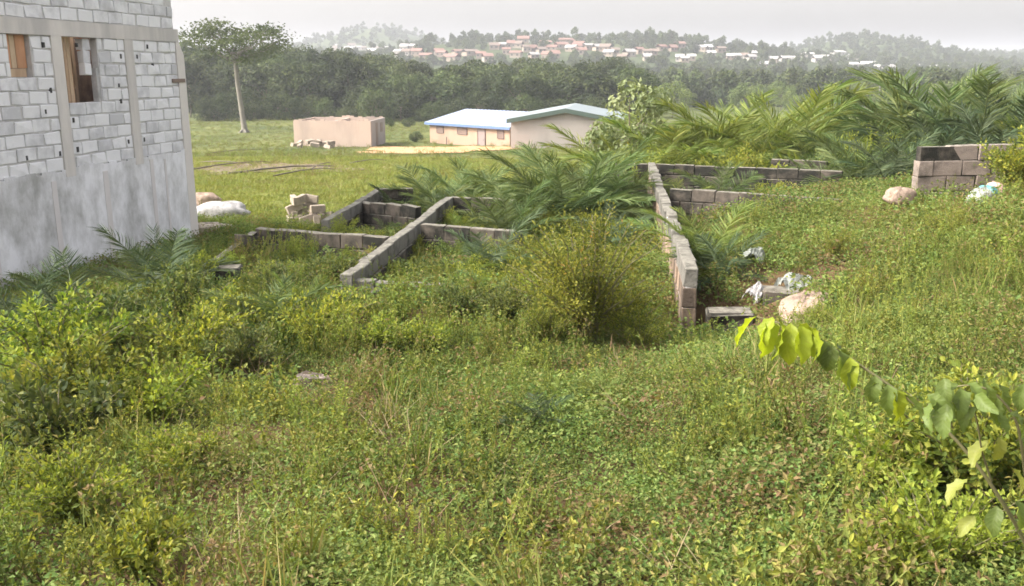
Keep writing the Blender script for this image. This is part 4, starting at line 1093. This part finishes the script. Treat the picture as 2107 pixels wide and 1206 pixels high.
TW = [tree_meshes(180 + i, h, w, ch, 'tree_v', .6, 26, 110) for i, (h, w, ch) in enumerate(((11, 9, 9.5), (12.5, 8, 10), (10, 10, 9), (13, 10.5, 10.5), (8, 8, 7.5), (9, 7, 8)))]
# trees between the thicket and the hills, right half
for i in range(24):
    u = 1340 + 850 * (i + random.random()) / 24; Y = random.uniform(170, 330)
    l = at(u, Y); l.z -= .4
    v_top = random.uniform(156, 190)
    hh = max(3.0, (140 - v_top) / 1954 * Y + EYE - l.z); j = random.randrange(len(TV)); s = hh / (11, 12.5, 10, 13, 8, 9)[j]
    tree('paler green tree in the valley beyond the thicket ' + ('above the far dark wall' if u < 1600 else 'left of the utility pole' if u < 1800 else 'right of the utility pole'), l, TW[j], random.uniform(0, 6), (max(s, .5) * 1.1, max(s, .5) * 1.1, s), 'valley trees ' + ('above the far dark wall' if u < 1600 else 'left of the pole' if u < 1800 else 'right of the pole'), 'valley_tree')
tp_ = tree_meshes(160, 3.9, 2.3, 3.2, 'tree_p', .2, 26, 75, trunk_r=.06)
l = at(1300, 28); tree('pale-leaved slender tree in front of the grey house', l, tp_, 1.0, (.9, .9, .92))
l = at(1250, 30); tree('drooping pale shrub-tree covering the end of the grey house', l, tp_, 2.6, (.62, .62, .66))

# ================================================================== HILLSIDE TOWN
TOWN = []
def hill_house(u, v, wpx, rk, wk, label, group):
    q = PG(u, v, 1600)
    if q.y > 1500 or q.y < 250: return
    wd = max(5.0, .68 * wpx / 1954 * q.y); dp = min(wd, random.uniform(7, 11)); h = random.uniform(2.2, 3.2); rise = random.uniform(1.2, 2.2)
    rz = random.uniform(-.5, .5)
    t = thing('hillside_house', (q.x, q.y, q.z), label, 'house', group, rz)
    MB().box(-wd / 2, wd / 2, -dp / 2, dp / 2, -3, h).build('wall', M[wk], t)
    o_ = .5
    V = [(x, y, z) for x in (-wd / 2 - o_, wd / 2 + o_) for y, z in ((-dp / 2 - o_, h), (dp / 2 + o_, h), (0, h + rise), (-dp / 2 - o_, h + .15), (dp / 2 + o_, h + .15), (0, h + rise + .15))]
    obj('roof', mesh('roof', V, [[(0, 6, 8, 2), (1, 2, 8, 7), (3, 5, 11, 9), (4, 10, 11, 5), (0, 3, 9, 6), (1, 7, 10, 4), (0, 2, 5, 3), (2, 1, 4, 5), (6, 9, 11, 8), (8, 11, 10, 7), (0, 1, 7, 6)]], M[rk]), t)
    for x in (-wd * .28, wd * .22):
        MB().box(x - .6, x + .6, -dp / 2 - .06, -dp / 2 + .05, .9, 2.1).build('window', M['w_dark'], t)
    TOWN.append((q.x, q.y, wd))
KN = {'r_rust': 'rusty red', 'r_tin': 'grey tin', 'r_brown': 'brown', 'r_white': 'whitish'}
def cluster(u0, u1, v0, v1, n, roofs, walls, where, w0=14, w1=30):
    for i in range(n):
        rk = random.choice(roofs)
        hill_house(u0 + (u1 - u0) * (i + random.random()) / n, random.uniform(v0, v1), random.uniform(w0, w1), rk, random.choice(walls),
                   'distant house with %s roof %s' % (KN[rk], where), KN[rk] + ' roofed houses ' + where)
cluster(680, 860, 92, 116, 14, ['r_tin', 'r_white', 'r_brown'], ['w_white', 'w_cream'], 'on the slope below the bluish hill', 14, 26)
cluster(850, 1010, 112, 128, 9, ['r_rust', 'r_rust', 'r_brown'], ['w_cream', 'w_tan'], 'in the red-roofed part of the hillside', 24, 46)
cluster(1010, 1200, 88, 124, 22, ['r_rust', 'r_rust', 'r_tin', 'r_brown'], ['w_cream', 'w_tan'], 'on the middle hillside', 16, 34)
cluster(1180, 1400, 98, 130, 16, ['r_tin', 'r_rust', 'r_brown'], ['w_cream', 'w_tan'], 'on the right shoulder of the middle hill', 14, 34)
cluster(1390, 1560, 102, 132, 12, ['r_tin', 'r_brown', 'r_white'], ['w_cream', 'w_tan', 'w_white'], 'on the low saddle between the hills', 16, 30)
cluster(1570, 1760, 114, 140, 12, ['r_white', 'r_tin'], ['w_white', 'w_cream'], 'at the foot of the wooded right hill', 18, 36)
cluster(1730, 1960, 138, 150, 8, ['r_white', 'r_white', 'r_tin'], ['w_white'], 'in the valley right of the thicket', 26, 48)
a_ = P(1813, 150, 70)
pl = thing('utility_pole', (a_.x, 70, gz(a_.x, 70)), 'thin pale utility pole standing among the palms', 'pole')
zt_ = EYE + (140 - 148) / 1954 * 70 - gz(a_.x, 70)
MB().tube([(0, 0, -.3), (0, 0, zt_ * .5), (0, 0, zt_)], [.07, .06, .05], 8).build('post', M['metal_p'], pl)
MB().box(-.3, .3, -.03, .03, zt_ - .35, zt_ - .27).build('crossarm', M['wood_g'], pl)

# ================================================================== STUFF: woods, grass, creeper
HT = [lm('hill_tree', [crown_leaves(7, 7, 3.6, 16, 34, 1.5, 300 + i)[0]], M['tree']) for i in range(4)] + \
     [lm('hill_tree', [crown_leaves(11, 6, 6.5, 16, 34, 1.4, 310 + i)[0]], M['tree']) for i in range(2)]
n = 15000
Yw = 255 * (1750 / 255) ** (rng.random(n) ** .85); Xw = rng.uniform(-.66, .66, n) * Yw
keep = np.ones(n, bool)
for (hx, hy, wd) in TOWN:
    keep &= ~((np.abs(Xw - hx) < wd * .62 + 2) & (Yw < hy + 6) & (Yw > hy - 26))
fn = fieldnoise(Xw * .02, Yw * .012, 1, 3)
town = (Yw > 420) & (Yw < 800) & (Xw / Yw > -.2) & (Xw / Yw < .45)
keep &= ~(town & (fn < .25) & (rng.random(n) < .45))
Xw, Yw = Xw[keep], Yw[keep]
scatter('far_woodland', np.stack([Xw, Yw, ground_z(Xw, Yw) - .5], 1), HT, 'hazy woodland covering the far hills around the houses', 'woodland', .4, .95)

CLEAR = []
for o_ in list(C.objects):
    if o_.parent is None and o_.name.split('.')[0] in ('sack', 'polythene_scrap', 'concrete_block', 'loose_block', 'concrete_lump') and o_.location.y < 30:
        CLEAR += [(o_.location.x, o_.location.y, .27), (o_.location.x * .97, o_.location.y * .97, .24)]
for (u_, v_, r_) in ((1490, 690, .35), (1560, 690, .3), (1425, 665, .3), (1940, 405, .35), (2010, 405, .35), (1890, 405, .3)):
    q_ = PG(u_, v_); CLEAR.append((q_.x, q_.y, r_))
def seg_dist(x, y):
    d = np.full(len(x), 9.)
    for (ax_, ay, bx_, by) in WALL_SEGS:
        vx, vy = bx_ - ax_, by - ay
        t = np.clip(((x - ax_) * vx + (y - ay) * vy) / (vx * vx + vy * vy), 0, 1)
        d = np.minimum(d, np.hypot(x - ax_ - t * vx, y - ay - t * vy))
    return d
def in_bld(x, y):
    return x < -10.84 + .182 * y + .05
CLEAR_T = [(x * k, y * k, .26) for (x, y, r) in CLEAR for k in (.965, .93, .895)]
for k_ in np.linspace(0, 1, 12):
    w0_, w1_ = D(1450, 391, 2.22), D(1745, 409, 2.2); q_ = w0_.lerp(w1_, k_)
    CLEAR_T += [(q_.x * k, q_.y * k, .32) for k in (.985, .955, .925)]
def sample(n, y0, y1, half=lambda y: .62 * y + 1.7, pw=None, wall=.16, tall=False):
    y = rng.uniform(y0, y1, n * 4)
    acc = half(y) / half(np.array([y1]))[0]
    y = y[rng.random(len(y)) < acc][:n]
    x = rng.uniform(-1, 1, len(y)) * half(y)
    ok = (seg_dist(x, y) > wall) & ~(in_bld(x, y) & (y < 20.6))
    for (cx_, cy_, r_) in CLEAR + (CLEAR_T if tall else []): ok &= np.hypot(x - cx_, y - cy_) > r_
    return x[ok], y[ok]
def pts3(x, y, dz=0.): return np.stack([x, y, ground_z(x, y) + dz], 1)

def creeper_src(seed, r=.24, n=190, hz=.13, L=.025, n4=False):
    g = np.random.default_rng(seed)
    a = g.uniform(0, 6.283, n); rr = np.sqrt(g.random(n)) * r
    pos = np.stack([rr * np.cos(a), rr * np.sin(a), g.uniform(.01, hz, n) * (1 - .4 * (rr / r) ** 2)], 1)
    ax = rdir(n, .15); ax[:, 2] *= .5
    nr = unit(g.normal(size=(n, 3)) * .55 + [0, 0, 1])
    return lm('creeper', [leaves(pos, ax, nr, L * g.uniform(.6, 1.3, n), L * .62 * g.uniform(.7, 1.2, n), .2, .1, n4)], M['creeper'])
def weed_src(seed, ns, h, nl, L, mat, Wr=.5, sway=.25, n4=False):
    g = np.random.default_rng(seed)
    parts = []; mb = MB(); pos, ax = [], []
    for s in range(ns):
        b_ = g.normal(size=3) * [.08, .08, 0]; hh = h * g.uniform(.6, 1.1)
        tip = b_ + [g.normal() * sway * hh, g.normal() * sway * hh, hh]
        t = np.linspace(0, 1, 5)[:, None]
        pts = b_ * (1 - t) + tip * t + g.normal(size=(5, 3)) * .02 * hh
        mb.tube(pts, np.linspace(.004, .0015, 5), 3)
        tt = g.uniform(.2, 1, nl)
        pos.append(np.stack([np.interp(tt, t[:, 0], pts[:, j]) for j in range(3)], 1)); ax.append(unit(g.normal(size=(nl, 3)) + [0, 0, .5]))
    pos, ax = np.concatenate(pos), np.concatenate(ax); n = len(pos)
    nr = unit(g.normal(size=(n, 3)) * .5 + [0, 0, 1])
    V0 = np.concatenate(mb.V)
    return lm('weed', [leaves(pos, ax, nr, L * g.uniform(.5, 1.2, n), L * Wr * g.uniform(.7, 1.1, n), .2, .15, n4), (V0, [np.concatenate(mb.P[4])], np.full(len(V0), .4))], M[mat])
def grass_src(seed, n, h, r, W, mat, lean=.5, bend=.5):
    g = np.random.default_rng(seed)
    a = g.uniform(0, 6.283, n); rr = np.sqrt(g.random(n)) * r
    base = np.stack([rr * np.cos(a), rr * np.sin(a), np.zeros(n)], 1)
    ax = g.normal(size=(n, 3)) * lean; ax[:, 2] = 1
    return lm('tuft', [blades(base, ax, h * g.uniform(.45, 1.1, n), W * g.uniform(.7, 1.2, n), g.uniform(0, bend, n), 3)], M[mat])
CR = [creeper_src(400 + i) for i in range(5)]
CRb = [creeper_src(410 + i, .3, 130, .24, .042) for i in range(4)]
WD = [weed_src(420 + i, 7, .32, 24, .034, 'weed') for i in range(4)]
WT = [weed_src(430 + i, 5, .62, 42, .03, 'weed', .4, .15) for i in range(4)]
WB = [weed_src(440 + i, 5, .22, 9, .05, 'creeper', .55, n4=True) for i in range(3)]
GR = [grass_src(450 + i, 34, .34, .1, .007, 'grass') for i in range(4)]
GL = [grass_src(460 + i, 26, .6, .1, .010, 'grass', .35, .6) for i in range(3)]
DR = [grass_src(470 + i, 18, .42, .16, .0042, 'dry', .9, .5) for i in range(4)]
FG = [grass_src(480 + i, 36, .16, .22, .012, 'field', .7, .5) for i in range(4)]

FG2 = [grass_src(490 + i, 36, .16, .22, .012, 'field2', .7, .5) for i in range(4)]
VN = [creeper_src(495 + i, .3, 60, .18, .048, True) for i in range(3)]
# open creeper, near ground
x, y = sample(5400, 2.2, 9.5)
w_ = .45 + .45 * np.tanh((x + .2 * y - .6) * .7) + .35 * fieldnoise(x, y, 1.2, 1)
k_ = rng.random(len(x)) < np.clip(w_ + .25, .25, 1)
x, y = x[k_], y[k_]
scatter('creeper_carpet', pts3(x, y), CR, 'low small-leaved creeper carpeting the open foreground', 'creeper', scl=rng.uniform(.6, 1.2, len(x)) * np.clip(1.05 + .45 * fieldnoise(x, y, 2.2, 9), .6, 1.6))
x, y = sample(420, 2.6, 8)
k_ = fieldnoise(x, y, 1.1, 12) > .25
scatter('broad_creeper', pts3(x[k_], y[k_]), VN, 'patches of broader-leaved creeper among the small leaves', 'creeper', .6, 1.2)
x, y = sample(5200, 9, 24)
scatter('creeper_mounds', pts3(x, y), CRb, 'looser creeper filling the ruined rooms and the bank', 'creeper', .8, 1.5)
x, y = sample(1800, 2.4, 13, tall=True)
k_ = rng.random(len(x)) < np.clip(.55 + .5 * fieldnoise(x, y, .9, 2) - .12 * (x > 0) * (y < 8), .08, 1)
scatter('leafy_weeds', pts3(x[k_], y[k_]), WD, 'knee-high leafy weeds mixed through the clearing', 'weeds', scl=rng.uniform(.6, 1.15, k_.sum()) * np.clip(1 + .6 * fieldnoise(x[k_], y[k_], 1.4, 10), .5, 1.7))
x, y = sample(2300, 3.2, 15, tall=True)
k_ = rng.random(len(x)) < np.clip(np.where(x > .2 * y + .6, .7, np.where(x < .02 * y, .55, .1)) + .35 * fieldnoise(x, y, .8, 5), .02, 1)
scatter('tall_weeds', pts3(x[k_], y[k_]), WT, 'thin upright yellowish weeds on the bank and at the sides', 'weeds', scl=rng.uniform(.5, .95, k_.sum()) * np.clip(1 + .6 * fieldnoise(x[k_], y[k_], 1.2, 11), .5, 1.6))
x, y = sample(480, 2.4, 11)
scatter('broad_weeds', pts3(x, y), WB, 'broad-leaved weeds dotted through the creeper', 'weeds', .55, 1.1)
x, y = sample(3000, 2.3, 16, tall=True)
k_ = rng.random(len(x)) < np.clip(.5 + .6 * fieldnoise(x, y, .7, 4) - .25 * (x > 0) * (x < .3 * y), .05, 1)
scatter('rank_grass', pts3(x[k_], y[k_]), GR + GL[:1], 'rank grass tufts among the weeds', 'grass', .5, 1.0)
x, y = sample(260, 3.2, 12)
k_ = rng.random(len(x)) < np.clip(.35 + .7 * fieldnoise(x, y, .6, 8) + .25 * (x < 0), .03, 1)
scatter('dry_stems', pts3(x[k_], y[k_], .02), DR, 'tangled dry stems lying among the weeds', 'dry grass', .6, 1.2)
UG = [S_b[1]['shrub'], S_b[1]['shrub_d'], S_y2[1]['bush_y'], S_c[1]['weed'], S_c[1]['shrub_d']]
x = rng.uniform(-5.5, 2.0, 270); y = rng.uniform(10.5, 20.5, 270)
k_ = (seg_dist(x, y) > .12) & ~in_bld(x - .4, y) & ~((x > .75 + .105 * y - .55) & (y > 10.4))
for (cx_, cy_, r_) in CLEAR: k_ &= np.hypot(x - cx_, y - cy_) > r_ + .2
scatter('ruin_undergrowth', pts3(x[k_], y[k_], -.03), UG, 'leafy undergrowth filling the ruined rooms and lapping over the low walls', 'undergrowth', .3, .72)
x = rng.uniform(-2.6, 2.2, 130); y = rng.uniform(17, 24.5, 130)
k_ = (seg_dist(x, y) > .12) & ~((x > .75 + .105 * y - .45))
scatter('palm_undergrowth', pts3(x[k_], y[k_], -.03), UG, 'leafy undergrowth between the palms at the back of the ruin', 'undergrowth', .4, .85)
y = rng.uniform(22.8, 36, 420); x = rng.uniform(.1, .58, 420) * y
scatter('thicket_undergrowth', pts3(x, y, -.05), UG[:3] + GL, 'dense undergrowth and tall grass filling the palm thicket', 'undergrowth', .9, 2.1)
q_ = PG(545, 348)
x = q_.x + rng.normal(size=170) * 3.0; y = q_.y + rng.normal(size=170) * 2.6
k_ = ~(in_bld(x, y) & (y < 20.6))
scatter('brushwood', pts3(x[k_], y[k_]), DR, 'dry grey brushwood strewn round the dead branches in the field', 'brushwood', .8, 1.8, tilt=.5)
x, y = sample(2600, 19, 75, lambda y: .45 * y + 3)
k_ = (fieldnoise(x, y, .35, 6) > .18) & ~((x > -1.5 - .02 * y) & (y < 24))
scatter('field_weeds', pts3(x[k_], y[k_]), WD + WB, 'patches of darker low weeds in the grass field', 'weeds', .6, 1.4)
# field grass
x, y = sample(26000, 17, 60, lambda y: .5 * y + 3)
k_ = ~((x > -1.5 - .02 * y) & (y < 23)) & ((np.hypot((x - BARE[0]) / 4.2, (y - BARE[1]) / 4.0) > .85 + .3 * fieldnoise(x, y, 1.5, 2)) | (rng.random(len(x)) < .25))
x, y = x[k_], y[k_]
scatter('field_grass', pts3(x, y), FG, 'short yellow-green grass of the field beside the building', 'grass', .7, 1.6)
x, y = sample(16000, 58, 170, lambda y: .45 * y + 3)
dd = np.hypot((x + 7) / 7.5, (y - 86) / 11)
k_ = (dd > 1.05) | (rng.random(len(x)) < .10)
x, y = x[k_], y[k_]
scatter('far_field_grass', pts3(x, y), FG2 + FG2[:2] + WD[:1], 'rough grass and weeds of the far field up to the treeline', 'grass', .9, 1.7)

# ================================================================== BIG-LEAVED SAPLING IN FRONT
def big_leaf(name, mat, L, W, curl, seed):
    g = np.random.default_rng(seed)
    n, m_ = 10, 6
    t = np.linspace(0, 1, n + 1); s = np.linspace(-1, 1, m_ + 1)
    wid = W / 2 * np.interp(t, [0, .06, .22, .45, .7, .88, 1], [.02, .35, .82, 1, .78, .36, .0])
    a = -curl * t ** 1.3
    cx_ = np.concatenate([[0], np.cumsum(np.cos(a[1:]) * L / n)]); cz = np.concatenate([[0], np.cumsum(np.sin(a[1:]) * L / n)])
    V, uv = [], []
    for i in range(n + 1):
        for s_ in s:
            V.append((cx_[i], s_ * wid[i] + .004 * math.sin(9 * t[i]), cz[i] + abs(s_) ** 1.3 * wid[i] * .42 + .006 * math.sin(22 * t[i] - 3 * abs(s_)) * abs(s_)))
            uv.append((t[i], s_))
    Qd = [(i * (m_ + 1) + j, (i + 1) * (m_ + 1) + j, (i + 1) * (m_ + 1) + j + 1, i * (m_ + 1) + j + 1) for i in range(n) for j in range(m_)]
    me = mesh(name, V, [Qd], mat, np.full(len(V), g.random()), smooth=True)
    for nm, k in (('lu', 0), ('lv', 1)):
        at_ = me.attributes.new(nm, 'FLOAT', 'POINT'); at_.data.foreach_set('value', np.array([q[k] for q in uv], np.float32))
    return me
def bigleaf_mat(name, col, vein, trans):
    m, nt, b, out = new_mat(name)
    lu = nd(nt, 'ShaderNodeAttribute', attribute_name='lu').outputs['Fac']; lv = nd(nt, 'ShaderNodeAttribute', attribute_name='lv').outputs['Fac']
    ab = nd(nt, 'ShaderNodeMath', operation='ABSOLUTE'); nt.links.new(lv, ab.inputs[0])
    q = nd(nt, 'ShaderNodeMath', operation='MULTIPLY_ADD'); nt.links.new(ab.outputs[0], q.inputs[0]); q.inputs[1].default_value = -.22; nt.links.new(lu, q.inputs[2])
    w_ = nd(nt, 'ShaderNodeMath', operation='MULTIPLY'); nt.links.new(q.outputs[0], w_.inputs[0]); w_.inputs[1].default_value = 50
    sn = nd(nt, 'ShaderNodeMath', operation='SINE'); nt.links.new(w_.outputs[0], sn.inputs[0])
    vm = ramp(nt, sn.outputs[0], [(.72, (0, 0, 0)), (.98, (1, 1, 1))])
    mid = ramp(nt, ab.outputs[0], [(.0, (1, 1, 1)), (.09, (0, 0, 0))])
    f = mixc(nt, 1.0, vm, mid, 'LIGHTEN')
    oi = nt.nodes.new('ShaderNodeObjectInfo')
    base = mixc(nt, oi.outputs['Random'], tuple(c * .75 for c in col), tuple(c * 1.2 for c in col))
    base = mixc(nt, noise(nt, wpos(nt), 30, 3), base, mixc(nt, .6, base, (col[0] * 1.3, col[1] * 1.0, col[2])))
    c_ = mixc(nt, mixc(nt, .2, (0, 0, 0), f), base, vein)
    nt.links.new(c_, b.inputs['Base Color']); b.inputs['Roughness'].default_value = .5; b.inputs['Specular IOR Level'].default_value = .3
    add_bump(nt, b, sn.outputs[0], .12, .003)
    tr = nd(nt, 'ShaderNodeBsdfTranslucent'); nt.links.new(mixc(nt, 1.0, c_, (1.35, 1.3, .5), 'MULTIPLY'), tr.inputs[0])
    ms = nt.nodes.new('ShaderNodeMixShader'); ms.inputs[0].default_value = trans
    nt.links.new(b.outputs[0], ms.inputs[1]); nt.links.new(tr.outputs[0], ms.inputs[2]); nt.links.new(ms.outputs[0], out.inputs[0])
    return m
M['bl_y'] = bigleaf_mat('young_yellow_leaf', (.25, .34, .03), (.36, .42, .07), .5)
M['bl_g'] = bigleaf_mat('mature_green_leaf', (.105, .16, .038), (.21, .28, .09), .42)
M['bl_p'] = bigleaf_mat('pale_yellowing_leaf', (.20, .24, .05), (.30, .32, .10), .4)
BL = {k: [big_leaf('leaf', M[k], .122, .06, c_, i) for i, c_ in enumerate((.5, .9, 1.2))] for k in ('bl_y', 'bl_g', 'bl_p')}
root = at(2190, 3.0)
sap = thing('sapling', root, 'slender sapling arching in from the side with large hanging veined leaves', 'sapling')
def twig(uvY, r0, r1, name='branch'):
    pts = np.array([P(*q) for q in uvY])
    tt = np.linspace(0, 1, len(pts)); t2 = np.linspace(0, 1, 24)
    pp = np.stack([np.interp(t2, tt, pts[:, k]) for k in range(3)], 1)
    for _ in range(3): pp[1:-1] = (pp[:-2] + 2 * pp[1:-1] + pp[2:]) / 4
    MB().tube(pp - np.array(root), np.linspace(r0, r1, 24), 6).build(name, M['stem'], sap, True)
    return pp
def hang(u, v, Y, key, s=1.0, az=-90., el=-60., roll=0.):
    q = P(u, v, Y) - root
    o = obj('leaf', random.choice(BL[key]), sap, q)
    o.rotation_euler = (Matrix.Rotation(R(az), 3, 'Z') @ Matrix.Rotation(-R(el), 3, 'Y') @ Matrix.Rotation(R(roll), 3, 'X')).to_euler()
    o.scale = (s, s, s)
gp = P(2190, 1290, 3.0)
twig([(2190, 1290, 3.0), (2120, 1130, 2.95), (2040, 990, 2.9), (1950, 880, 2.95), (1850, 806, 3.0), (1770, 752, 3.05), (1690, 698, 3.1), (1620, 668, 3.15), (1556, 652, 3.2)], .008, .0025)
twig([(2120, 1130, 2.95), (2110, 980, 2.85), (2095, 860, 2.8), (2040, 800, 2.8), (1980, 790, 2.82), (1925, 812, 2.85)], .006, .002)
twig([(2040, 990, 2.9), (2020, 930, 2.85), (2010, 860, 2.82), (1990, 820, 2.82)], .004, .002)
for (u, v, s, az, el) in ((1556, 650, .95, 160, -50), (1580, 655, 1.1, -80, -72), (1606, 660, 1.05, -60, -70), (1626, 664, 1.15, -110, -70), (1646, 668, 1.0, -75, -65), (1664, 672, .95, -20, -48), (1590, 652, .8, -140, -40), (1640, 664, .8, 10, -30)):
    hang(u, v, 3.16 - (u - 1556) * .0006, 'bl_y', s * 1.2, az, el, random.gauss(0, 15))
for (u, v, s, az, el) in ((1672, 690, .85, -100, -68), (1690, 698, .95, -70, -66), (1708, 708, 1.0, -100, -70), (1728, 722, 1.0, -60, -64), (1748, 735, 1.05, -95, -62), (1772, 752, .9, 170, -45), (1724, 716, .8, 40, -20), (1800, 772, .9, -110, -58), (1825, 790, 1.0, -85, -60), (1840, 800, 1.05, -60, -55), (1862, 812, .9, -10, -40), (1815, 785, .8, 150, -30)):
    hang(u, v, 3.1 - (u - 1670) * .0006, 'bl_g' if random.random() < .75 else 'bl_y', s * 1.0, az, el, random.gauss(0, 18))
for i in range(26):
    u, v = random.uniform(1905, 2107), random.uniform(775, 850)
    hang(u, v, 2.82 + random.uniform(-.12, .08), 'bl_g', random.uniform(.65, 1.0), random.uniform(-170, -10), random.uniform(-65, -15), random.gauss(0, 25))
for (u, v, s, az, el, key) in ((2030, 905, 1.2, -150, -35, 'bl_p'), (2055, 900, 1.1, -75, -70, 'bl_p'), (1990, 985, 1.25, -170, -40, 'bl_p'), (2050, 1040, 1.2, -120, -50, 'bl_g'), (2090, 1030, 1.3, -60, -50, 'bl_g'), (2080, 960, 1.1, -30, -45, 'bl_p'), (2005, 1060, 1.0, -160, -45, 'bl_p'), (2100, 900, 1.1, -20, -45, 'bl_g')):
    hang(u, v, 2.86, key, s * .78, az, el, random.gauss(0, 15))

# ================================================================== HAZE
zmin = float(Zg.min()) - 1.5
hb = MB().box(-2900, 2900, -40, YMAX + 60, zmin, 66).build('haze', None)
hb.data.materials.clear()
m = bpy.data.materials.new('haze_air'); m.use_nodes = True
nt = m.node_tree; nt.nodes.remove(nt.nodes['Principled BSDF'])
pv = nt.nodes.new('ShaderNodeVolumePrincipled')
pv.inputs['Color'].default_value = (.86, .90, .96, 1); pv.inputs['Density'].default_value = 0.00042; pv.inputs['Anisotropy'].default_value = 0.2
nt.links.new(pv.outputs[0], nt.nodes['Material Output'].inputs['Volume'])
hb.data.materials.append(m)
tag(hb, 'thin pale haze hanging over the whole valley', 'haze', kind='stuff')
